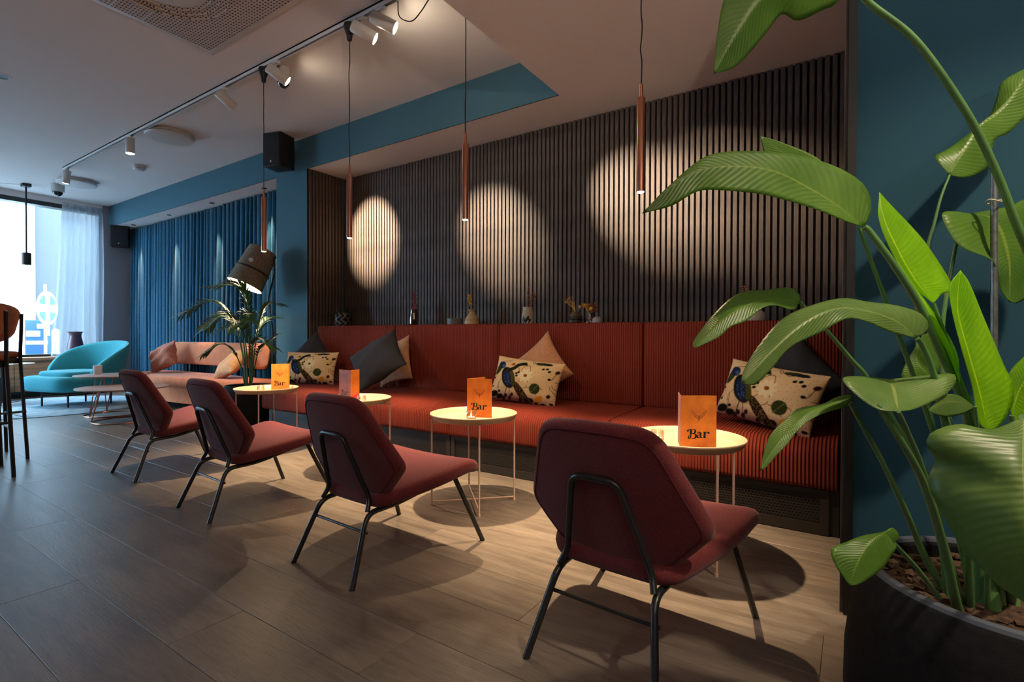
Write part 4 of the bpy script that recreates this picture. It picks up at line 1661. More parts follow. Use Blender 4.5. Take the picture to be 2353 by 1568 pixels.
make_spot('lit track spotlight at the far end of the track near the window', -8.85, (-9.6, 2.3, 0.3), 60, 60)
make_spot('track spotlight pointing straight down above the ceiling disc', -6.80, (-6.75, 2.45, 0), 70, 55)
make_spot('tilted track spotlight with a dark snoot, left of the black plug', -4.76, (-4.70, 4.09, 2.16), 1500, 30, 'snoot', blend=0.7)
make_spot('lit track spotlight beside the small camera housing', -3.95, (-2.95, 4.09, 2.0), 750, 28, blend=1.0)
make_spot('lit track spotlight, left one of the bright pair', -2.90, (-1.42, 4.09, 2.10), 900, 25, blend=1.0)
make_spot('lit track spotlight, right one of the bright pair', -2.70, (-0.80, 4.09, 2.05), 420, 26, blend=1.0)
for x, y, z, wt, cn, lb_ in ((-5.2, -2.9, ZC, 220, 62, 'added recessed downlight behind the camera, nearest the window side'), (-2.7, -2.9, ZC, 220, 62, 'added recessed downlight behind the camera near the dropped ceiling'),
                    (-0.3, -2.9, ZS, 220, 62, 'added recessed downlight in the dropped ceiling right behind the camera'), (1.9, -2.9, ZS, 220, 62, 'added recessed downlight in the dropped ceiling, farthest behind on the right'),
                    (1.05, 1.05, ZS, 150, 60, 'added recessed downlight in the dropped ceiling aimed at the strelitzia')):
    t = thing('recessed_downlight', lb_, 'downlight', (x, y, z), 0, 'added downlights out of view')  # unseen downlights added to brighten the room and the plant
    bm = bm_new()
    add_lathe(bm, [(0.062, -0.001), (0.064, -0.005), (0.078, -0.004), (0.080, 0)], 32)
    obj('ring', bm, M_plastic, t)
    bm = bm_new()
    add_lathe(bm, [(0, -0.0008), (0.062, -0.0012)], 32)
    obj('lens', bm, M_glow, t)
    spot('added_downlight_beam', (x, y, z - 0.02), (x + (-0.8 if y > -1 else 0), y + (0.75 if y > -1 else 0), 0.9 if y > -1 else 0), wt, cn, 0.7, WARM2, 0.05)


# added unseen uplighter behind the camera: brightens the dropped ceiling
t = thing('added_uplighter', 'added black torchiere uplighter, unseen behind the camera', 'lamp', (1.7, -0.9, 0), 0)
bm = bm_new()
add_lathe(bm, [(0, 0), (0.15, 0), (0.15, 0.012), (0.012, 0.02), (0.012, 1.70), (0, 1.70)], 28)
obj('stand', bm, M_blackmetal, t)
bm = bm_new()
add_lathe(bm, [(0.012, 1.68), (0.05, 1.70), (0.13, 1.80), (0.134, 1.80), (0.126, 1.80), (0.05, 1.712), (0, 1.70)], 32)
obj('bowl', bm, M_blackmetal, t)
spot('added_uplight_beam', (1.7, -0.9, 1.80), (1.4, -0.4, 3.0), 230, 160, 0.6, (1.0, 0.80, 0.66), 0.06)

# copper pendants
PEND = [(-0.866, 'copper tube pendant nearest the camera, in front of the slats', ZS),
        (-1.958, 'copper tube pendant hanging above the second nearest table', ZC),
        (-3.026, 'copper tube pendant on a black plug from the track, by the niche corner', ZC),
        (-4.122, 'copper tube pendant in front of the tilted felt lamp shade', ZC)]


def make_pendant(label, x, ztop):
    t = thing('pendant_lamp', label, 'lamp', (x, TY, 1.70), 0, 'copper tube pendants above the tray tables')
    bm = bm_new()
    add_lathe(bm, [(0.0175, 0.0), (0.0205, 0.0), (0.0205, 0.452), (0.018, 0.456), (0.009, 0.456), (0.008, 0.52), (0, 0.52)], 24)
    obj('tube', bm, M_copper, t)
    bm = bm_new()
    add_lathe(bm, [(0, -0.003), (0.015, -0.003), (0.0172, 0.0), (0.0172, 0.01), (0, 0.01)], 20)
    obj('bulb', bm, M_glow, t)
    bm = bm_new()
    zt = ztop - 1.70
    pts = [(0, 0, 0.515)]
    rr = random.Random(int(-x * 100))
    for k in range(1, 12):
        pts.append((rr.uniform(-.004, .004), rr.uniform(-.003, .003), 0.515 + (zt - 0.515) * k / 12))
    pts.append((0, 0, zt - 0.005))
    add_tube(bm, smooth_path(pts, 4), 0.0032, 6)
    obj('cord', bm, M_cord, t)
    spot('pendant_beam', (x, TY, 1.692), (x, TY, 0), 245, 76, 1.0, WARM, 0.016)
    spot('pendant_glow', (x, TY, 1.690), (x, TY, 0), 12, 165, 0.5, WARM, 0.016)
    return t


for i, (x, lb, zt) in enumerate(PEND):
    t = make_pendant(lb, x, zt - (0.06 if i >= 2 else 0))
    zc = zt - 1.70
    bm = bm_new()
    if i >= 2:
        add_lathe(bm, [(0, -0.036), (0.036, -0.036), (0.040, -0.05), (0.036, -0.075), (0.022, -0.115), (0.018, -0.15), (0.013, -0.155), (0, -0.155)], 20, (0, 0, zc))
        obj('plug', bm, M_black, t)
    else:
        add_lathe(bm, [(0, -0.001), (0.05, -0.001), (0.048, -0.018), (0.01, -0.024), (0, -0.024)], 24, (0, 0, zc))
        obj('ceiling_rose', bm, M_black, t)

# cable sagging from the track end
bm = bm_new()
add_tube(bm, smooth_path([(-2.54, 2.425, ZC - 0.042), (-2.55, 2.45, ZC - 0.13), (-2.49, 2.50, ZC - 0.155), (-2.40, 2.50, ZC - 0.12), (-2.27, 2.47, ZC - 0.07), (-2.12, 2.46, ZC - 0.035), (-1.97, 2.46, ZC - 0.03)], 6), 0.004, 6)
tag(obj('sagging_cable', bm, M_cord), 'thin grey cable looping from the track beside the bright spotlights', 'cable')
# white box with a dome camera under the track
t = thing('dome_camera', 'white camera housing with a dark glass dome under the track', 'camera', (-4.06, 2.56, ZC), 0)
bm = bm_new()
add_cyl(bm, (0, 0, 0), (0, 0, -0.10), 0.062, 0.058, 24)
obj('housing', bm, M_lampwhite, t)
bm = bm_new()
add_ball(bm, (0, 0, -0.115), 0.048, 20)
obj('dome', bm, M_smoke, t)
bm = bm_new()
add_cyl(bm, (0, 0, -0.098), (0, 0, -0.112), 0.058, 0.054, 24)
obj('ring', bm, M_lampwhite, t)
t = thing('dome_camera', 'small white dome camera on the ceiling near the window', 'camera', (-10.05, 2.64, ZC), 0)
bm = bm_new()
add_cyl(bm, (0, 0, 0), (0, 0, -0.11), 0.085, 0.080, 24)
obj('housing', bm, M_plastic, t)
bm = bm_new()
add_ball(bm, (0, 0, -0.115), 0.062, 20)
obj('dome', bm, M_smoke, t)
# ceiling discs
for lb, x, y in (('flat round white ceiling disc right of the track middle', -6.43, 2.67), ('flat round white ceiling disc near the window', -9.55, 2.73)):
    t = thing('ceiling_disc', lb, 'ceiling lamp', (x, y, ZC), 0, 'round white ceiling discs')
    bm = bm_new()
    add_lathe(bm, [(0, 0), (0.215, 0), (0.225, -0.012), (0.225, -0.028), (0.21, -0.030)], 56)
    obj('base', bm, M_lampwhite, t)
    bm = bm_new()
    add_lathe(bm, [(0, -0.03), (0.20, -0.03), (0.235, -0.036), (0.240, -0.044), (0.232, -0.058), (0.20, -0.064), (0, -0.066)], 56)
    obj('diffuser', bm, M_plastic, t)
t = thing('smoke_detector', 'small white smoke detector on the ceiling', 'detector', (-8.0, 2.95, ZC), 0)
bm = bm_new()
add_lathe(bm, [(0, 0), (0.075, 0), (0.078, -0.02), (0.07, -0.03)], 32)
obj('base', bm, M_plastic, t)
bm = bm_new()
add_lathe(bm, [(0.068, -0.03), (0.066, -0.05), (0.05, -0.062), (0, -0.065)], 32)
obj('cover', bm, M_plastic, t)
# recessed downlight, left edge
t = thing('recessed_downlight', 'black recessed downlight with a white ring at the left frame edge', 'downlight', (-6.25, 1.25, ZC), 0)
bm = bm_new()
add_lathe(bm, [(0.062, -0.001), (0.064, -0.005), (0.078, -0.004), (0.080, 0)], 32)
obj('ring', bm, M_plastic, t)
bm = bm_new()
add_lathe(bm, [(0, -0.0008), (0.062, -0.0012)], 32)
obj('reflector', bm, M_black, t)
# perforated air cassette
t = thing('ceiling_cassette', 'square perforated air conditioning cassette with a round centre', 'air vent', (-4.29, 2.095, ZC), 0)
bm = bm_new()
add_box(bm, 0, 1.2, -1.2, 0, -0.018, 0.0, 0.003)
obj('frame', bm, M_lampwhite, t)
for (a, b, c, d) in ((0.045, 1.155, -0.50, -0.045), (0.045, 1.155, -1.155, -0.70), (0.045, 0.30, -0.69, -0.51), (0.90, 1.155, -0.69, -0.51)):
    bm = bm_new()
    add_box(bm, a, b, c, d, -0.0215, -0.018)
    obj('perforated_panel', bm, M_perf, t, smooth=False)
bm = bm_new()
add_lathe(bm, [(0, -0.03), (0.2, -0.03), (0.24, -0.022), (0.25, -0.018)], 40, (0.6, -0.6, 0))
obj('centre_disc', bm, M_lampwhite, t)
for k in range(3):
    bm = bm_new()
    add_tube(bm, [(0.6 + (0.27 + .05 * k) * math.cos(2 * PI * i / 40), -0.6 + (0.27 + .05 * k) * math.sin(2 * PI * i / 40), -0.023) for i in range(40)], 0.006, 6, True)
    obj('vent_ring', bm, M_perf, t)
# curtain downlights in the soffit
for i, x in enumerate((-10.45, -9.10, -7.75, -6.4)):
    t = thing('soffit_downlight', ('small black downlight above the curtain corner', 'small black downlight above the curtain left of its middle', 'small black downlight above the seam between the two curtains', 'small black downlight above the curtain by the pillar')[i],
              'downlight', (x, 3.765, ZS), 0, 'downlights above the blue curtain')
    bm = bm_new()
    add_lathe(bm, [(0, -0.001), (0.02, -0.001), (0.024, -0.006), (0.032, -0.005), (0.034, 0)], 20)
    obj('ring', bm, M_black, t)
    spot('soffit_beam', (x, 3.765, ZS - 0.012), (x + 0.02, 3.87, 1.2), 150, 24, 0.8, (1.0, 0.85, 0.62), 0.01)

# loudspeakers
def make_speaker(label, loc, rz, w, d, h):
    t = thing('loudspeaker', label, 'speaker', loc, rz, 'black wall speakers')
    bm = bm_new()
    add_box(bm, -w / 2, w / 2, -d, 0, -h / 2, h / 2, 0.006)
    obj('cabinet', bm, M_black, t)
    bm = bm_new()
    add_box(bm, -w / 2 + .008, w / 2 - .008, -d - 0.012, -d, -h / 2 + .008, h / 2 - .008, 0.005)
    obj('grille_cloth', bm, mat('speaker_cloth', (0.016, 0.017, 0.020), 0.9, bump=0.4, bscale=500), t)
    bm = bm_new()
    add_box(bm, -0.012, 0.004, -d - 0.014, -d - 0.0115, -h / 2 + .04, -h / 2 + .062)
    obj('badge', bm, M_lampwhite, t, smooth=False)
    bm = bm_new()
    add_box(bm, -0.03, 0.03, 0, 0.09, -0.05, 0.05)
    obj('bracket', bm, M_blackmetal, t, smooth=False)
    return t


make_speaker('black loudspeaker high on the teal pillar', (-5.50, 3.50, 3.085), math.radians(16), 0.24, 0.22, 0.38)
make_speaker('black loudspeaker on the grey wall by the curtain corner', (-10.9, 3.74, 2.73), math.radians(62), 0.26, 0.2, 0.37)
# black pendant near the window
t = thing('black_pendant', 'small black cylinder pendant hanging before the window', 'lamp', (-10.41, 2.365, 2.05), 0)
bm = bm_new()
add_lathe(bm, [(0.04, 0.0), (0.055, 0.0), (0.055, 0.175), (0.05, 0.18), (0, 0.18)], 24)
obj('shade', bm, M_black, t)
bm = bm_new()
add_tube(bm, [(0, 0, 0.178), (0, 0, ZC - 2.05 - 0.02)], 0.011, 6)
obj('cord', bm, M_cord, t)
bm = bm_new()
add_box(bm, -0.06, 0.06, -0.05, 0.05, ZC - 2.05 - 0.045, ZC - 2.05)
obj('canopy', bm, M_black, t, smooth=False)
bm = bm_new()
add_tube(bm, smooth_path([(0, -0.04, ZC - 2.05 - 0.02), (0, -0.5, ZC - 2.05 - 0.07), (0, -1.1, ZC - 2.05 - 0.02)], 8), 0.004, 6)
obj('swag_cable', bm, M_trackwhite, t)

# ------------------------------------------------------------------ felt floor lamp
t = thing('floor_lamp', 'slim black floor lamp with a tilted grey felt shade', 'lamp', (-5.73, 3.42, 0), 0)
ax = Vector((0.30, 0.0, -1.0)).normalized()     # from crown to mouth of the shade, in lamp space
bm = bm_new()
rot = Vector((0, 0, -1)).rotation_difference(ax).to_matrix().to_4x4()
S = 44
add_lathe(bm, [(0.0, 0.0), (0.150, 0.0), (0.157, -0.008), (0.195, -0.47), (0.191, -0.47), (0.153, -0.012), (0.0, -0.008)], S)
Mx = Matrix.Translation((-0.02, -0.05, 1.985)) @ Matrix.Rotation(math.radians(34), 4, 'Z') @ Matrix.Rotation(math.radians(20), 4, 'Y') @ Matrix.Rotation(math.radians(-16), 4, 'X')
bm.transform(Mx)
sh = obj('lamp_shade', bm, M_felt, t, angle=35)
bm = bm_new()
add_lathe(bm, [(0.0, -0.05), (0.152, -0.05), (0.1885, -0.466)], S)
bm.transform(Mx)
obj('shade_lining', bm, M_feltin, sh)
bm = bm_new()
rr_ = 0.180
pts = [(rr_ * math.cos(a), rr_ * math.sin(a), -0.275 - 0.0 * a) for a in [2 * PI * i / S for i in range(S)]]
add_tube(bm, pts, 0.010, 6, True)
bm.transform(Mx)
obj('strap', bm, M_black, sh)
bm = bm_new()
add_cyl(bm, (0.02, -0.165, -0.20), (0.02, -0.190, -0.20), 0.024, None, 16)
bm.transform(Mx)
obj('button', bm, M_lampwhite, sh)
bm = bm_new()
add_tube(bm, fillet([(0.095, 0, 0.012), (0.085, 0, 1.05), (-0.01, 0.0, 1.42), (0.13, 0.0, 1.72), (0.115, 0, 1.90)], 0.04), 0.010, 8)
obj('pole', bm, M_blackmetal, t)
bm = bm_new()
add_lathe(bm, [(0, 0), (0.15, 0), (0.15, 0.012), (0.14, 0.018), (0, 0.018)], 36, (0.095, 0, 0))
obj('base', bm, M_blackmetal, t)
d = bpy.data.lights.new('shade_light', 'POINT')
d.energy = 16
d.color = WARM2
d.shadow_soft_size = 0.04
o = bpy.data.objects.new('shade_light', d)
COL.objects.link(o)
o.location = Vector((-5.73, 3.42, 0)) + (Mx @ Vector((0, 0, -0.30)))

# ------------------------------------------------------------------ orange sofa
t = thing('sofa', 'orange suede sofa with a floating curved back before the blue curtain', 'sofa', (-7.45, 3.42, 0))
out = refine(round_poly([(-1.72, 0.22), (-1.60, -0.12), (-0.75, -0.36), (0.35, -0.30), (1.35, -0.14), (1.62, 0.12), (1.55, 0.30), (-1.3, 0.34)],
                        [0.18, 0.25, 0.7, 0.7, 0.3, 0.2, 0.1, 0.15]))
bm = pad_mesh(out, 0.14, lambda x, y: 0.375)
obj('seat', bm, M_sofa, t, angle=60)
out2 = [Vector((p.x * 0.95, p.y * 0.90 + 0.012)) for p in out]
bm = bm_new()
A, B = add_prism(bm, [(p.x, p.y) for p in out2], 0.10, 0.33)
obj('base', bm, M_sofa, t, angle=40)
# back: curved pad
bm = bm_new()
n = 24
rings = []
for i in range(n + 1):
    u = i / n
    x = -1.32 + 2.68 * u
    yc = 0.20 + 0.10 * math.sin(PI * u)
    e = min(1, min(u, 1 - u) / 0.06)
    hs = 0.165 * (math.sqrt(max(0, 1 - (1 - e) ** 2)) * 0.4 + 0.6) if e < 1 else 0.165
    ts = 0.055 * (math.sqrt(max(0.02, 1 - (1 - e) ** 2)))
    ring = []
    for k in range(16):
        a = 2 * PI * k / 16
        ca, sa = math.cos(a), math.sin(a)
        ring.append(bm.verts.new((x, yc + ts * math.copysign(abs(ca) ** 0.6, ca) + 0.04 * (0.5 + 0.5 * sa), 0.725 + hs * math.copysign(abs(sa) ** 0.5, sa))))
    rings.append(ring)
for A, B in zip(rings[:-1], rings[1:]):
    for k in range(16):
        bm.faces.new((A[k], A[(k + 1) % 16], B[(k + 1) % 16], B[k]))
bm.faces.new(rings[0])
bm.faces.new(rings[-1][::-1])
obj('back_pad', bm, M_sofa, t, angle=60)
for x in (-0.9, 0.95):
    bm = bm_new()
    add_box(bm, x - 0.025, x + 0.025, 0.255, 0.275, 0.36, 0.66)
    obj('back_post', bm, M_black, t, smooth=False)
for x, y in ((-1.2, -0.05), (1.2, -0.02), (-1.1, 0.24), (1.2, 0.22)):
    bm = bm_new()
    add_cyl(bm, (x, y, 0), (x, y, 0.105), 0.018, 0.022, 12)
    obj('leg', bm, M_blackmetal, t)
pc = finish(pillow_mesh(0.235, 0.20, 0.10, pinch=0.08, seed=8, wr=0.010), 'peach_cushion', True, 180)
pc.materials.append(M_peach)
place('peach_cushion', pc, (-8.42, 3.40, 0.665), 16, 18, 24, 'peach cushion leaning on the left of the orange sofa back', 'cushion', 'cushions on the orange sofa')
pc2 = finish(pillow_mesh(0.26, 0.24, 0.09, pinch=0.08, seed=12, wr=0.006), 'amber_cushion', True, 180)
pc2.materials.append(mat('amber_velvet', (0.62, 0.30, 0.12), 0.8, noise=0.12, nscale=30, sheen=.2))
place('amber_cushion', pc2, (-6.62, 3.46, 0.635), -14, 42, 20, 'amber cushion leaning on the right of the orange sofa, behind the palm', 'cushion', 'cushions on the orange sofa')

# ------------------------------------------------------------------ turquoise armchair
t = thing('armchair', 'wide turquoise wool armchair with a wraparound back by the window', 'armchair', (-9.06, 2.62, 0.0140), math.radians(15))
out = refine(round_poly([(-0.50, 0.26), (-0.60, -0.10), (-0.50, -0.48), (0.36, -0.48), (0.50, -0.15), (0.46, 0.28)], [0.15, 0.25, 0.2, 0.2, 0.25, 0.15]))
bm = pad_mesh(out, 0.21, lambda x, y: 0.305 + 0.02 * (-y))
obj('seat', bm, M_armteal, t, angle=60)
out = refine(round_poly([(-0.42, 0.26), (-0.44, -0.18), (-0.30, -0.36), (0.28, -0.36), (0.42, -0.10), (0.40, 0.28)], [0.12, 0.2, 0.15, 0.15, 0.2, 0.12]))
bm = pad_mesh(out, 0.09, lambda x, y: 0.435)
obj('seat_cushion', bm, M_armteal, t, angle=60)
# wraparound shell: an arc whose height and radius swell at the back
bm = bm_new()
n = 36
rings = []
for i in range(n + 1):
    u = i / n
    a = math.radians(-28 + 236 * u)
    s = math.sin(PI * u)
    top = 0.46 + 0.44 * (s ** 0.75)
    rin = 0.44 + 0.02 * s
    row = []
    K = 14
    for k in range(K):
        b = 2 * PI * k / K
        cb, sb = math.cos(b), math.sin(b)
        hz = (top - 0.26) / 2
        z = 0.26 + hz + hz * math.copysign(abs(sb) ** 0.6, sb)
        flare = 0.13 * s * ((z - 0.26) / 0.64) ** 1.3
        e = min(1, min(u, 1 - u) / 0.05)
        th = 0.05 * math.sqrt(max(0.03, 1 - (1 - e) ** 2))
        r_ = rin + flare + th * math.copysign(abs(cb) ** 0.8, cb)
        row.append(bm.verts.new((r_ * math.cos(a) * 1.10, r_ * math.sin(a) * 0.82 + 0.02, z)))
    rings.append(row)
for A, B in zip(rings[:-1], rings[1:]):
    for k in range(K):
        bm.faces.new((A[k], A[(k + 1) % K], B[(k + 1) % K], B[k]))
bm.faces.new(rings[0])
bm.faces.new(rings[-1][::-1])
obj('back_shell', bm, M_armteal, t, angle=60)
for x, y in ((-0.26, -0.32), (0.24, -0.30), (-0.26, 0.22), (0.24, 0.24)):
    bm = bm_new()
    add_cyl(bm, (x, y, 0), (x, y, 0.215), 0.012, None, 10)
    obj('leg', bm, M_blackmetal, t)
for s in (-0.26, 0.24):
    bm = bm_new()
    add_tube(bm, [(s, -0.31, 0.16), (s, 0.23, 0.16)], 0.008, 8)
    obj('leg_rail', bm, M_blackmetal, t)

# ------------------------------------------------------------------ copper wire coffee tables
def wire_table(label, loc, h, rt, rr_, rtop, n, ph):
    t = thing('wire_coffee_table', label, 'coffee table', loc, 0, 'round wire based coffee tables')
    bm = bm_new()
    add_lathe(bm, [(0, h - 0.018), (rt - 0.012, h - 0.018), (rt - 0.003, h - 0.012), (rt, h - 0.004), (rt - 0.003, h), (0, h)], 64)
    obj('table_top', bm, M_tablewood, t, angle=35)
    bm = bm_new()
    add_tube(bm, [(rr_ * math.cos(2 * PI * i / 48), rr_ * math.sin(2 * PI * i / 48), 0.007) for i in range(48)], 0.007, 8, True)
    obj('floor_ring', bm, M_copper, t)
    for k in range(n):
        a0 = ph + 2 * PI * k / n
        for s in (-1, 1):
            a1 = a0 + s * 0.34
            bm = bm_new()
            add_tube(bm, [(rr_ * math.cos(a0), rr_ * math.sin(a0), 0.008), (rtop * math.cos(a1), rtop * math.sin(a1), h - 0.016)], 0.0055, 6)
            obj('wire_leg', bm, M_copper, t)
    return t


wire_table('lower wide bronze topped coffee table with a copper wire base', (-7.02, 2.42, 0), 0.395, 0.44, 0.29, 0.22, 3, 0.3)
wire_table('taller bronze topped coffee table nested behind the lower one', (-7.68, 2.52, 0), 0.50, 0.37, 0.27, 0.15, 3, 0.9)
t = thing('candle_glass', 'frosted candle glass on the taller coffee table', 'candle', (-7.86, 2.44, 0.5005))
bm = bm_new()
add_lathe(bm, [(0, 0.001), (0.04, 0.001), (0.046, 0.012), (0.046, 0.11), (0.043, 0.11), (0.042, 0.014), (0, 0.010)], 24)
obj('glass', bm, mat('frosted_glass', (0.55, 0.50, 0.50), 0.5), t)
bm = bm_new()
add_lathe(bm, [(0, 0.111), (0.041, 0.111)], 20)
obj('candle', bm, M_wax, t)

# ------------------------------------------------------------------ window corner: side table, low frame stool, vase
t = thing('side_table', 'small round side table on a single black post by the ledge', 'side table', (-10.25, 2.06, 0.0142))
bm = bm_new()
add_lathe(bm, [(0, 0.535), (0.34, 0.535), (0.35, 0.542), (0.348, 0.555), (0, 0.556)], 48)
obj('table_top', bm, M_tray, t)
bm = bm_new()
add_cyl(bm, (0, 0.0, 0.012), (0, 0.0, 0.54), 0.022, None, 14)
obj('post', bm, M_blackmetal, t)
bm = bm_new()
add_lathe(bm, [(0, 0), (0.2, 0), (0.2, 0.01), (0.19, 0.016), (0, 0.016)], 36)
obj('foot_plate', bm, M_blackmetal, t)
bm = bm_new()
add_box(bm, -0.08, 0.08, -0.001, 0.0005, 0, 0.19)
tag(obj('menu_card', bm, M_card, None, (-10.12, 2.02, 0.569), (0, 0, math.radians(55)), smooth=False), 'orange menu card on the side table by the window, behind the stools', 'menu')
bm = bm_new()
add_lathe(bm, [(0, 0.001), (0.03, 0.001), (0.035, 0.09), (0.032, 0.09), (0.028, 0.006), (0, 0.005)], 20)
tag(obj('water_glass', bm, M_glass, None, (-9.95, 2.14, 0.569)), 'small clear glass on the side table by the window', 'glass')
t = thing('low_stool', 'low black tube framed stool beside the side table', 'stool', (-9.85, 1.62, 0.0142))
for x in (-0.19, 0.19):
    for y in (-0.3, 0.3):
        bm = bm_new()
        add_cyl(bm, (x, y, 0), (x, y, 0.385), 0.013, None, 10)
        obj('leg', bm, M_blackmetal, t)
for x in (-0.19, 0.19):
    bm = bm_new()
    add_tube(bm, [(x, -0.3, 0.385), (x, 0.3, 0.385)], 0.013, 8)
    obj('rail', bm, M_blackmetal, t)
for y in (-0.3, 0.3):
    bm = bm_new()
    add_tube(bm, [(-0.19, y, 0.385), (0.19, y, 0.385)], 0.013, 8)
    obj('rail', bm, M_blackmetal, t)
bm = bm_new()
add_box(bm, -0.185, 0.185, -0.29, 0.29, 0.385, 0.40, 0.004)
obj('seat', bm, M_black, t)
bm = bm_new()
add_lathe(bm, [(0, 0.002), (0.085, 0.002), (0.11, 0.04), (0.118, 0.12), (0.10, 0.23), (0.078, 0.33), (0.082, 0.38), (0.105, 0.405), (0.112, 0.412), (0.10, 0.41), (0.07, 0.38), (0.068, 0.33), (0.06, 0.1), (0, 0.08)], 36)
tag(obj('plum_vase', bm, M_purple, None, (-10.82, 3.06, 0.6305)), 'plum coloured flared vase on the ledge before the sheer curtain', 'vase')

# ------------------------------------------------------------------ bar stools, left edge
def make_stool(label, loc, rz):
    """stool faces local -x; local origin below the seat centre"""
    t = thing('bar_stool', label, 'bar stool', loc, rz, 'rust leather bar stools at the left edge')
    out = refine(round_poly([(-0.21, -0.20), (-0.21, 0.20), (0.18, 0.19), (0.18, -0.19)], [0.08, 0.08, 0.06, 0.06]))
    obj('seat', pad_mesh(out, 0.055, lambda x, y: 0.835), M_stoolfab, t, angle=60)
    bm = bm_new()
    add_box(bm, -0.19, 0.185, -0.19, 0.19, 0.765, 0.808, 0.006)
    obj('seat_frame', bm, M_black, t)
    # curved backrest pad
    bm = bm_new()
    n = 14
    rings = []
    for i in range(n + 1):
        u = -1 + 2 * i / n
        y = 0.212 * u
        e = max(0.05, 1 - abs(u) ** 6) ** .5
        row = []
        for k in range(12):
            a = 2 * PI * k / 12
            ca, sa = math.cos(a), math.sin(a)
            hh = (0.155 - 0.05 * u * u) * (1 if sa > 0 else 1.0)
            z = 1.085 + hh * math.copysign(abs(sa) ** .6, sa) * (e * .3 + .7)
            x = 0.225 - 0.10 * u * u + 0.02 * ca * e + 0.03 * (z - 1.085) / .155
            row.append(bm.verts.new((x, y * (0.86 + 0.13 * (z - 1.085) / .155), z)))
        rings.append(row)
    for A, B in zip(rings[:-1], rings[1:]):
        for k in range(12):
            bm.faces.new((A[k], A[(k + 1) % 12], B[(k + 1) % 12], B[k]))
    bm.faces.new(rings[0])
    bm.faces.new(rings[-1][::-1])
    obj('backrest', bm, M_stoolfab, t, angle=60)
    for s in (-1, 1):
        bm = bm_new()
        add_tube(bm, smooth_path([(0.25, s * 0.20, 0), (0.215, s * 0.185, 0.5), (0.20, s * 0.175, 0.8), (0.235, s * 0.17, 1.0), (0.262, s * 0.165, 1.16)], 5), 0.0125, 8)
        obj('rear_leg', bm, M_blackmetal, t)
        bm = bm_new()
        add_tube(bm, [(-0.235, s * 0.21, 0), (-0.185, s * 0.18, 0.79)], 0.0125, 8)
        obj('front_leg', bm, M_blackmetal, t)
        bm = bm_new()
        add_tube(bm, [(0.228, s * 0.19, 0.34), (-0.213, s * 0.197, 0.34)], 0.009, 8)
        obj('side_rail', bm, M_blackmetal, t)
    for x, z in ((-0.219, 0.25), (0.226, 0.38)):
        bm = bm_new()
        add_tube(bm, [(x, -0.2, z), (x, 0.2, z)], 0.009, 8)
        obj('foot_rail', bm, M_blackmetal, t)
    return t


s0 = make_stool('rust leather bar stool nearest the camera, cut by the left frame edge', (-5.13, 0.845, 0), -0.05)
dup(s0, (-5.73, 1.03, 0), 0.07, 'rust leather bar stool behind the one cut by the frame edge')

# ------------------------------------------------------------------ kentia palm in a black pot
t = thing('potted_palm', 'kentia palm in a tapered dark pot between sofa and banquette', 'plant', (-5.50, 3.05, 0))
bm = bm_new()
add_lathe(bm, [(0, 0.0), (0.255, 0.0), (0.272, 0.015), (0.262, 0.2), (0.235, 0.44), (0.228, 0.452), (0.212, 0.452), (0.205, 0.44), (0.21, 0.40), (0, 0.40)], 48)
obj('pot', bm, M_potblack, t, angle=35)
bm = bm_new()
add_lathe(bm, [(0, 0.425), (0.12, 0.422), (0.207, 0.415)], 30)
obj('soil', bm, M_soil, t)
rp = random.Random(23)


def frond(path, ll, nl=17, start=0.38):
    """palm frond along a path given as (lateral, depth, height) from the pot centre; lateral axis runs (0.83, 0.55)"""
    bm = bm_new()
    P = smooth_path([(0.832 * l - 0.555 * d, 0.555 * l + 0.832 * d, h) for l, d, h in path], 9)
    n = len(P) - 1
    add_tube(bm, P, [0.0075 * (1 - 0.8 * i / n) for i in range(n + 1)], 6)
    for k in range(nl):
        s = start + (0.99 - start) * k / (nl - 1)
        f = s * n
        i = min(n - 1, int(f))
        p = P[i].lerp(P[i + 1], f - i)
        tg_ = (P[i + 1] - P[i]).normalized()
        side0 = tg_.cross(Vector((0, 0, 1)))
        side0 = side0.normalized() if side0.length > 0.15 else Vector((0.83, 0.55, 0))
        for sd in (-1, 1):
            L_ = ll * (0.55 + 0.45 * math.sin(PI * (0.1 + 0.85 * (k + .5) / nl))) * rp.uniform(.85, 1.1)
            dirv = (tg_ * rp.uniform(.75, .95) + side0 * sd * 0.62 + Vector((0, 0, 0.22))).normalized()
            w = 0.0105
            wv = dirv.cross(Vector((rp.uniform(-.3, .3), rp.uniform(-.3, .3), 1))).normalized()
            rows = []
            for j in range(6):
                q = j / 5
                c = p + dirv * L_ * q - Vector((0, 0, 1)) * L_ * rp.uniform(.36, .46) * q * q
                ww = w * (math.sin(PI * min(1, q * 0.85 + 0.12)) ** 0.8) if j < 5 else 0.0008
                rows.append((bm.verts.new(c + wv * ww), bm.verts.new(c + Vector((0, 0, 0.004 * (1 - q)))), bm.verts.new(c - wv * ww)))
            for A, B in zip(rows[:-1], rows[1:]):
                bm.faces.new((A[0], A[1], B[1], B[0]))
                bm.faces.new((A[1], A[2], B[2], B[1]))
    return bm


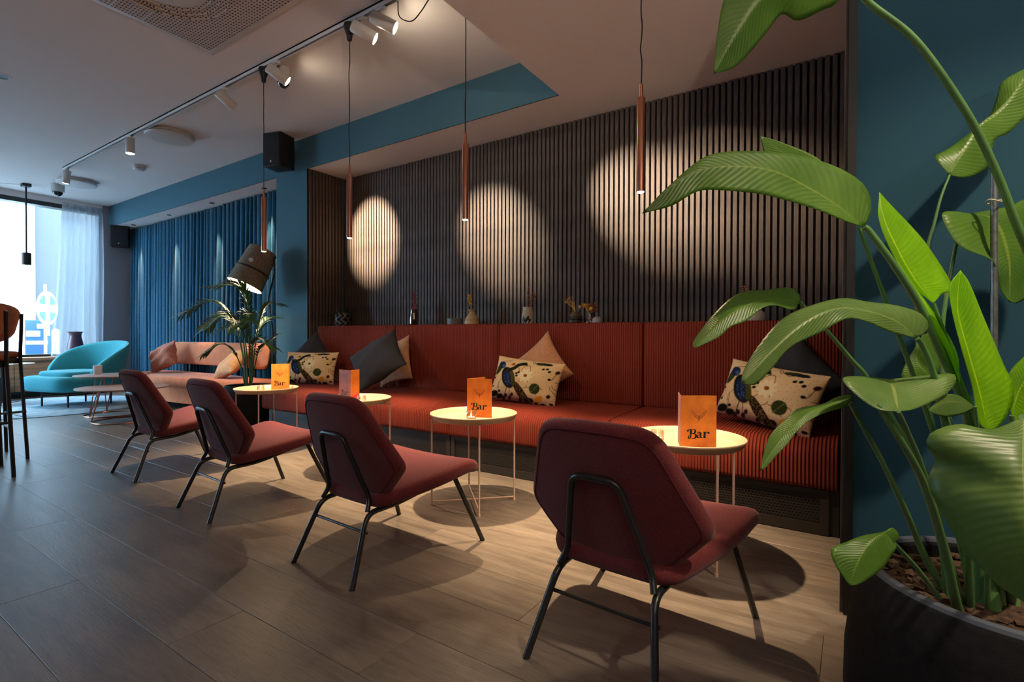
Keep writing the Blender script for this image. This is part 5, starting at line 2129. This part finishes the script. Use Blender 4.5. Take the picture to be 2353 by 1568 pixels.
FR = [([(-.02, 0, .42), (-.06, -.02, .85), (-.16, -.06, 1.20), (-.36, -.08, 1.36), (-.66, -.10, 1.22)], .24),
      ([(-.03, 0, .42), (-.08, .02, .80), (-.18, .05, 1.10), (-.34, .08, 1.20), (-.52, .10, 1.06)], .22),
      ([(.0, .02, .42), (.0, .03, .95), (-.03, .02, 1.32), (-.12, -.02, 1.52), (-.36, -.06, 1.52)], .24),
      ([(.02, .02, .42), (.04, .0, .95), (.03, -.06, 1.32), (.0, -.12, 1.50), (-.06, -.22, 1.56)], .23),
      ([(.03, .0, .42), (.06, .02, .85), (.10, .04, 1.15), (.17, .05, 1.32), (.30, .06, 1.34)], .20),
      ([(.03, -.02, .42), (.05, -.05, .68), (.10, -.10, .88), (.20, -.14, .96), (.36, -.16, .86)], .17),
      ([(-.02, -.03, .42), (-.04, -.08, .66), (-.10, -.14, .84), (-.20, -.18, .90), (-.36, -.20, .80)], .17),
      ([(.0, -.02, .42), (.01, -.06, .80), (.02, -.14, 1.04), (.02, -.26, 1.14), (.0, -.42, 1.06)], .22),
      ([(.01, .03, .42), (.03, .10, .9), (.08, .2, 1.15), (.12, .34, 1.2)], .2),
      ([(.02, -.01, .42), (.03, -.04, .86), (.05, -.10, 1.12), (.10, -.20, 1.22), (.18, -.32, 1.14)], .20),
      ([(-.02, .0, .42), (-.04, -.02, .9), (-.08, -.08, 1.14), (-.16, -.18, 1.22), (-.28, -.3, 1.12)], .22),
      ([(.02, .01, .42), (.06, .02, .66), (.12, .0, .84), (.22, -.02, .92), (.32, -.02, 1.0)], .13)]
for pth, ll in FR:
    obj('frond', frond(pth, ll), M_palm, t, angle=60)

# ------------------------------------------------------------------ giant strelitzia, right foreground
PX, PY = 0.335, 1.745
t = thing('potted_strelitzia', 'large strelitzia with paddle leaves in a wide black fibre pot', 'plant', (PX, PY, 0))
bm = bm_new()
add_lathe(bm, [(0, 0.0), (0.33, 0.0), (0.352, 0.02), (0.350, 0.14), (0.335, 0.27), (0.312, 0.372), (0.304, 0.380), (0.275, 0.380), (0.268, 0.372), (0.27, 0.33), (0, 0.33)], 72)
obj('pot', bm, M_potblack, t, angle=35)
bm = bm_new()
add_tube(bm, [(0.290 * math.cos(2 * PI * i / 64), 0.290 * math.sin(2 * PI * i / 64), 0.378) for i in range(64)], 0.0145, 8, True)
obj('pot_rim', bm, M_potrim, t)
rs_ = random.Random(3)
bm = bm_new()
add_lathe(bm, [(0, 0.352), (0.1, 0.350), (0.2, 0.345), (0.272, 0.34)], 48)
for v in bm.verts:
    v.co.z += rs_.uniform(-.006, .006)
obj('soil', bm, M_soil, t)
bm = bm_new()
for k in range(220):
    a, r_ = rs_.uniform(0, 2 * PI), 0.26 * math.sqrt(rs_.random())
    s = rs_.uniform(.007, .016)
    c = (r_ * math.cos(a), r_ * math.sin(a), 0.352)
    vs = add_box(bm, -s, s, -s * .6, s * .6, -s * .4, s * .4)
    bmesh.ops.rotate(bm, verts=vs, cent=(0, 0, 0), matrix=Matrix.Rotation(rs_.uniform(0, 6), 3, 'Z') @ Matrix.Rotation(rs_.uniform(-.8, .8), 3, 'X'))
    bmesh.ops.translate(bm, verts=vs, vec=c)
o = obj('bark_chips', bm, M_soil, t, smooth=False)
o['kind'] = 'stuff'


def resample(pts, n):
    P = smooth_path(pts, 10)
    L_ = [0]
    for a, b in zip(P[:-1], P[1:]):
        L_.append(L_[-1] + (b - a).length)
    out = []
    j = 0
    for i in range(n):
        s = L_[-1] * i / (n - 1)
        while j < len(L_) - 2 and L_[j + 1] < s:
            j += 1
        d = L_[j + 1] - L_[j]
        out.append(P[j].lerp(P[j + 1], (s - L_[j]) / d if d > 1e-9 else 0))
    return out


def leaf_bm(A, Mi, B, n=34, m=6):
    """paddle leaf lofted between its two edges through the midrib; base first, tip last"""
    off = Vector((PX, PY, 0))
    a, c, b = (resample([Vector(p) - off for p in q], n) for q in (A, Mi, B))
    bm = bm_new()
    uvl = bm.loops.layers.uv.new('UVMap')
    rows = []
    for i in range(n):
        row = []
        for k in range(-m, m + 1):
            e = a[i] if k < 0 else b[i]
            q = abs(k) / m
            p = c[i].lerp(e, q)
            row.append(bm.verts.new(p))
        rows.append(row)
    for i in range(n - 1):
        for k in range(2 * m):
            f = bm.faces.new((rows[i][k], rows[i][k + 1], rows[i + 1][k + 1], rows[i + 1][k]))
            uv = ((i, k), (i, k + 1), (i + 1, k + 1), (i + 1, k))
            for lp, (ii, kk) in zip(f.loops, uv):
                lp[uvl].uv = (ii / (n - 1), abs(kk - m) / m)
    bmesh.ops.remove_doubles(bm, verts=bm.verts[:], dist=0.0002)
    return bm


LEAVES = [
["large leaf cut by the top of the frame",[[-0.019,1.344,1.804],[-0.055,1.316,1.858],[-0.164,1.225,1.837],[-0.226,1.153,1.727],[-0.236,1.105,1.615],[-0.231,1.054,1.513]],[[-0.019,1.344,1.804],[-0.093,1.271,1.78],[-0.158,1.19,1.718],[-0.205,1.122,1.613],[-0.231,1.054,1.513]],[[-0.019,1.344,1.804],[-0.033,1.352,1.745],[-0.067,1.338,1.727],[-0.109,1.304,1.702],[-0.136,1.265,1.706],[-0.161,1.213,1.646],[-0.202,1.133,1.556],[-0.231,1.054,1.513]]],
["broad arching leaf over the slatted wall",[[0.018,1.41,1.249],[0.033,1.434,1.293],[0.021,1.438,1.346],[-0.016,1.411,1.38],[-0.07,1.363,1.403],[-0.134,1.293,1.411],[-0.209,1.203,1.403],[-0.262,1.119,1.376],[-0.309,1.033,1.304],[-0.339,0.955,1.235]],[[0.018,1.41,1.249],[-0.036,1.363,1.297],[-0.092,1.313,1.335],[-0.138,1.259,1.358],[-0.18,1.207,1.364],[-0.231,1.137,1.355],[-0.268,1.076,1.336],[-0.303,1.016,1.299],[-0.339,0.955,1.235]],[[0.018,1.41,1.249],[-0.019,1.364,1.259],[-0.067,1.313,1.279],[-0.128,1.243,1.296],[-0.171,1.188,1.302],[-0.234,1.112,1.301],[-0.264,1.061,1.29],[-0.297,1.01,1.256],[-0.339,0.955,1.235]]],
["leaf mostly hidden behind the arching one",[[0.01,1.501,1.263],[-0.022,1.505,1.369],[-0.076,1.47,1.438],[-0.146,1.411,1.472],[-0.192,1.369,1.486]],[[0.01,1.501,1.263],[-0.031,1.499,1.358],[-0.102,1.452,1.416],[-0.155,1.405,1.456],[-0.192,1.369,1.486]],[[0.01,1.501,1.263],[-0.057,1.481,1.347],[-0.12,1.44,1.39],[-0.177,1.39,1.429],[-0.192,1.369,1.486]]],
["bright upright leaf lit through",[[0.156,1.548,1.078],[0.109,1.505,1.124],[0.073,1.482,1.196],[0.048,1.478,1.275],[0.049,1.504,1.345]],[[0.156,1.548,1.078],[0.116,1.51,1.136],[0.084,1.489,1.202],[0.058,1.485,1.275],[0.049,1.504,1.345]],[[0.156,1.548,1.078],[0.178,1.597,1.104],[0.202,1.64,1.122],[0.153,1.62,1.221],[0.118,1.594,1.27],[0.072,1.545,1.322],[0.049,1.504,1.345]]],
[None,[[0.204,1.541,0.895],[0.175,1.523,0.975],[0.132,1.508,1.059],[0.094,1.483,1.135],[0.078,1.485,1.191]],[[0.204,1.541,0.895],[0.182,1.528,0.975],[0.145,1.516,1.06],[0.103,1.489,1.135],[0.078,1.485,1.191]],[[0.204,1.541,0.895],[0.201,1.566,0.964],[0.17,1.569,1.037],[0.122,1.527,1.117],[0.078,1.485,1.191]]],
["bright yellow-green upright leaf",[[0.248,1.51,0.793],[0.228,1.488,0.819],[0.216,1.478,0.892],[0.194,1.464,0.982],[0.178,1.462,1.065],[0.176,1.47,1.114],[0.196,1.491,1.147]],[[0.248,1.51,0.793],[0.228,1.485,0.882],[0.205,1.471,0.976],[0.189,1.474,1.061],[0.196,1.491,1.147]],[[0.248,1.51,0.793],[0.278,1.561,0.804],[0.304,1.603,0.848],[0.309,1.628,0.896],[0.297,1.628,0.923],[0.271,1.61,0.993],[0.249,1.581,1.046],[0.218,1.537,1.121],[0.196,1.491,1.147]]],
["leaf over the banquette back",[[-0.11,1.442,1.085],[-0.113,1.46,1.106],[-0.136,1.458,1.123],[-0.179,1.426,1.117],[-0.238,1.373,1.107],[-0.283,1.317,1.056],[-0.315,1.255,0.992],[-0.306,1.214,0.971]],[[-0.11,1.442,1.085],[-0.161,1.397,1.092],[-0.21,1.339,1.076],[-0.258,1.283,1.039],[-0.306,1.214,0.971]],[[-0.11,1.442,1.085],[-0.123,1.416,1.065],[-0.154,1.379,1.075],[-0.18,1.343,1.068],[-0.209,1.309,1.037],[-0.239,1.28,1.022],[-0.261,1.254,0.997],[-0.306,1.214,0.971]]],
["grey-green leaf drooping over the peacock cushion",[[0.11,1.348,0.997],[0.132,1.374,1.018],[0.119,1.373,1.048],[0.075,1.343,1.066],[0.025,1.303,1.073],[-0.015,1.266,1.08],[-0.06,1.211,1.068],[-0.115,1.143,1.037],[-0.152,1.083,0.982],[-0.169,1.032,0.938],[-0.167,0.993,0.915]],[[0.11,1.348,0.997],[0.073,1.312,1.032],[0.024,1.255,1.051],[-0.023,1.2,1.056],[-0.07,1.132,1.032],[-0.121,1.061,0.978],[-0.167,0.993,0.915]],[[0.11,1.348,0.997],[0.065,1.295,1.009],[0.024,1.241,1.029],[-0.011,1.192,1.035],[-0.054,1.142,1.006],[-0.098,1.088,0.979],[-0.126,1.05,0.938],[-0.148,1.019,0.912],[-0.167,0.993,0.915]]],
["leaf seen end-on with a yellow midrib",[[0.073,1.225,0.857],[0.039,1.217,0.86],[0.004,1.214,0.887],[-0.017,1.229,0.915],[0.011,1.296,0.917],[0.067,1.39,0.907]],[[0.073,1.225,0.857],[0.073,1.273,0.869],[0.071,1.32,0.886],[0.067,1.39,0.907]],[[0.073,1.225,0.857],[0.109,1.299,0.858],[0.165,1.379,0.887],[0.18,1.418,0.92],[0.14,1.417,0.918],[0.067,1.39,0.907]]],
["narrow leaf drooping before the banquette seat",[[-0.005,1.317,0.858],[-0.002,1.331,0.873],[-0.027,1.319,0.869],[-0.054,1.296,0.854],[-0.1,1.254,0.844],[-0.122,1.22,0.82],[-0.142,1.181,0.795],[-0.149,1.145,0.764],[-0.151,1.11,0.735]],[[-0.005,1.317,0.858],[-0.034,1.286,0.857],[-0.071,1.237,0.844],[-0.107,1.189,0.811],[-0.13,1.149,0.775],[-0.151,1.11,0.735]],[[-0.005,1.317,0.858],[-0.019,1.291,0.848],[-0.044,1.256,0.842],[-0.074,1.216,0.827],[-0.094,1.185,0.807],[-0.109,1.162,0.783],[-0.125,1.141,0.763],[-0.142,1.122,0.739],[-0.151,1.11,0.735]]],
["smallest leaf hanging by the pot rim",[[0.074,1.318,0.571],[0.083,1.327,0.586],[0.071,1.321,0.603],[0.055,1.304,0.596],[0.021,1.271,0.592],[-0.008,1.238,0.583],[-0.033,1.204,0.574],[-0.025,1.195,0.546],[-0.002,1.195,0.513]],[[0.074,1.318,0.571],[0.055,1.294,0.594],[0.032,1.254,0.587],[0.012,1.216,0.556],[-0.002,1.195,0.513]],[[0.074,1.318,0.571],[0.077,1.3,0.57],[0.065,1.271,0.556],[0.053,1.244,0.543],[0.03,1.216,0.527],[0.011,1.199,0.516],[-0.002,1.195,0.513]]],
["huge dull green leaf cut by the right frame edge",[[0.239,1.192,0.865],[0.194,1.168,0.844],[0.151,1.144,0.852],[0.112,1.12,0.837],[0.105,1.118,0.814],[0.119,1.132,0.788],[0.109,1.123,0.761],[0.11,1.116,0.74],[0.118,1.115,0.72],[0.132,1.111,0.693],[0.152,1.107,0.65],[0.175,1.104,0.626],[0.197,1.102,0.603],[0.217,1.097,0.593],[0.232,1.087,0.585]],[[0.239,1.192,0.865],[0.225,1.11,0.813],[0.22,1.069,0.754],[0.221,1.057,0.686],[0.232,1.087,0.585]],[[0.239,1.192,0.865],[0.293,1.227,0.835],[0.33,1.251,0.792],[0.345,1.249,0.729],[0.327,1.215,0.657],[0.283,1.153,0.605],[0.232,1.087,0.585]]],
["lit leaf close to the dark blue wall",[[0.231,1.964,1.475],[0.204,1.963,1.518],[0.2,1.975,1.542],[0.229,2.005,1.563],[0.283,2.047,1.611],[0.331,2.08,1.659],[0.348,2.082,1.707],[0.359,2.073,1.755],[0.395,2.071,1.776],[0.424,2.061,1.782]],[[0.231,1.964,1.475],[0.265,1.988,1.548],[0.299,2.011,1.619],[0.344,2.042,1.663],[0.383,2.056,1.71],[0.424,2.061,1.782]],[[0.231,1.964,1.475],[0.267,1.988,1.467],[0.305,2.013,1.481],[0.328,2.029,1.51],[0.341,2.039,1.579],[0.37,2.056,1.595],[0.395,2.066,1.622],[0.429,2.077,1.675],[0.424,2.061,1.782]]],
["folded leaf behind the steel support",[[0.267,1.89,1.343],[0.214,1.832,1.345],[0.197,1.797,1.325],[0.22,1.792,1.262],[0.247,1.797,1.232],[0.299,1.828,1.207],[0.318,1.846,1.173],[0.326,1.863,1.129],[0.35,1.894,1.094]],[[0.267,1.89,1.343],[0.313,1.92,1.332],[0.336,1.923,1.294],[0.351,1.92,1.219],[0.352,1.908,1.159],[0.35,1.894,1.094]],[[0.267,1.89,1.343],[0.317,1.946,1.357],[0.366,1.996,1.372],[0.419,2.037,1.393],[0.47,2.067,1.316],[0.468,2.052,1.215],[0.433,2.007,1.14],[0.381,1.945,1.096],[0.35,1.894,1.094]]],
["bright leaf entering at the right edge",[[0.311,1.648,0.816],[0.304,1.665,0.87],[0.312,1.677,0.917],[0.338,1.685,0.955],[0.371,1.683,1.005],[0.393,1.658,1.035]],[[0.311,1.648,0.816],[0.323,1.657,0.872],[0.341,1.657,0.914],[0.367,1.663,0.975],[0.393,1.658,1.035]],[[0.311,1.648,0.816],[0.328,1.659,0.785],[0.364,1.676,0.792],[0.403,1.694,0.874],[0.408,1.685,0.955],[0.393,1.658,1.035]]],
["small dim leaf at the back of the plant",[[0.183,1.756,0.887],[0.135,1.724,0.883],[0.109,1.713,0.891],[0.116,1.727,0.925],[0.155,1.763,1.005]],[[0.183,1.756,0.887],[0.154,1.737,0.912],[0.14,1.74,0.947],[0.155,1.763,1.005]],[[0.183,1.756,0.887],[0.194,1.781,0.923],[0.191,1.792,0.97],[0.181,1.788,1.011],[0.155,1.763,1.005]]],
[None,[[0.219,1.467,0.85],[0.184,1.42,0.877],[0.154,1.376,0.876],[0.129,1.335,0.849]],[[0.219,1.467,0.85],[0.188,1.422,0.862],[0.158,1.378,0.864],[0.129,1.335,0.849]],[[0.219,1.467,0.85],[0.192,1.424,0.837],[0.158,1.378,0.834],[0.129,1.335,0.849]]]]
STEMS = [
[[[0.317,1.718,0.335],[0.364,1.707,0.766],[0.368,1.689,1.077],[0.306,1.627,1.276],[0.252,1.581,1.423],[0.192,1.53,1.542],[0.108,1.463,1.67],[0.017,1.392,1.751],[-0.019,1.344,1.802]],0.0125,0.0085],
[[[0.264,1.658,0.34],[0.249,1.628,0.61],[0.227,1.592,0.805],[0.205,1.566,0.876],[0.17,1.532,0.961],[0.127,1.492,1.068],[0.078,1.449,1.158],[0.03,1.418,1.236],[0.018,1.41,1.249]],0.016,0.008],
[[[0.256,1.713,0.313],[0.211,1.675,0.591],[0.172,1.639,0.745],[0.126,1.598,0.897],[0.093,1.577,1.003],[0.067,1.548,1.082],[0.031,1.52,1.195],[0.01,1.501,1.263]],0.009,0.005],
[[[0.281,1.67,0.34],[0.266,1.615,0.617],[0.241,1.589,0.792],[0.206,1.555,0.894],[0.18,1.551,0.994],[0.156,1.548,1.078]],0.012,0.005],
[[[0.303,1.685,0.34],[0.278,1.575,0.58],[0.258,1.527,0.726],[0.248,1.51,0.793]],0.013,0.007],
[[[0.204,1.667,0.324],[0.173,1.638,0.594],[0.109,1.597,0.745],[0.031,1.546,0.895],[-0.003,1.524,0.942],[-0.06,1.475,1.022],[-0.11,1.442,1.085]],0.01,0.005],
[[[0.238,1.617,0.351],[0.208,1.505,0.636],[0.165,1.43,0.816],[0.139,1.39,0.931],[0.12,1.366,0.982],[0.11,1.348,0.997]],0.011,0.006],
[[[0.209,1.574,0.361],[0.166,1.451,0.547],[0.125,1.354,0.691],[0.088,1.282,0.778],[0.048,1.233,0.854],[0.043,1.229,0.867]],0.013,0.006],
[[[0.229,1.635,0.34],[0.176,1.506,0.531],[0.122,1.352,0.724],[0.09,1.272,0.814],[0.073,1.225,0.857]],0.009,0.005],
[[[0.18,1.579,0.402],[0.142,1.531,0.489],[0.105,1.472,0.595],[0.055,1.392,0.725],[0.021,1.346,0.8],[-0.005,1.317,0.858]],0.011,0.005],
[[[0.169,1.524,0.399],[0.119,1.42,0.494],[0.074,1.318,0.571]],0.008,0.005],
[[[0.326,1.724,0.33],[0.285,1.448,0.62],[0.257,1.275,0.785],[0.239,1.192,0.865]],0.014,0.008],
[[[0.271,1.783,0.287],[0.192,1.832,0.727],[0.15,1.868,1.03],[0.179,1.926,1.259],[0.193,1.936,1.325],[0.21,1.949,1.408],[0.231,1.964,1.475]],0.008,0.004],
[[[0.318,1.814,0.287],[0.236,1.813,0.676],[0.203,1.818,0.91],[0.206,1.834,1.05],[0.226,1.86,1.194],[0.241,1.872,1.282],[0.267,1.89,1.343]],0.009,0.005],
[[[0.322,1.745,0.319],[0.323,1.701,0.604],[0.311,1.648,0.816]],0.01,0.006],
[[[0.288,1.782,0.292],[0.233,1.787,0.681],[0.183,1.756,0.887]],0.007,0.004],
[[[0.272,1.64,0.351],[0.251,1.545,0.633],[0.219,1.467,0.85]],0.008,0.004]]

LEAF_MATS = [M_leafA, M_leafA, M_leafA, M_leafB, M_leafB, M_leafB, M_leafA, M_leafC, M_leafC, M_leafA, M_leafA, M_leafC, M_leafA, M_leafA, M_leafB, M_leafA, M_leafC]
for (lb, A, Mi, B), mm in zip(LEAVES, LEAF_MATS):
    o = obj('leaf', leaf_bm(A, Mi, B), mm, t, angle=180)
    md = o.modifiers.new('thick', 'SOLIDIFY')
    md.thickness = 0.0012
    if lb:
        o['label'] = lb
for pts, r0, r1 in STEMS:
    P = smooth_path([Vector(p) - Vector((PX, PY, 0)) for p in pts], 8)
    n = len(P)
    bm = bm_new()
    add_tube(bm, P, [0.8 * (r0 + (r1 - r0) * (i / (n - 1)) ** 0.8) for i in range(n)], 10)
    obj('stalk', bm, M_stem, t)
# leaf sheaths at the base
for k in range(7):
    a = rs_.uniform(0, 2 * PI)
    r_ = rs_.uniform(0.0, 0.07)
    x, y = -0.045 + r_ * math.cos(a), -0.05 + r_ * math.sin(a)
    bm = bm_new()
    P = smooth_path([(x, y, 0.335), (x * 1.1, y, 0.45), (x * 1.25, y - .01, 0.60 + rs_.uniform(-.05, .06))], 6)
    add_tube(bm, P, [0.026 - 0.018 * i / (len(P) - 1) for i in range(len(P))], 10)
    obj('leaf_sheath', bm, M_stem, t)
bm = bm_new()
add_cyl(bm, Vector((0.308 - PX, 1.850 - PY, 1.46)), Vector((0.318 - PX, 1.842 - PY, 0.34)), 0.008, None, 10)
obj('support_stake', bm, M_stake, t)
bm = bm_new()
add_tube(bm, [(0.308 - PX + 0.016 * math.cos(2 * PI * i / 20), 1.84 - PY + 0.012 * math.sin(2 * PI * i / 20), 1.36 + 0.004 * math.sin(2 * PI * i / 10)) for i in range(20)], 0.0022, 6, True)
obj('twine', bm, M_twine, t)
# spotlight for the plant, on a track behind the camera side of the room
make_spot('track spotlight above the strelitzia, out of frame', 0.0, (0.3, 1.9, 1.0), 1, 60) if False else None
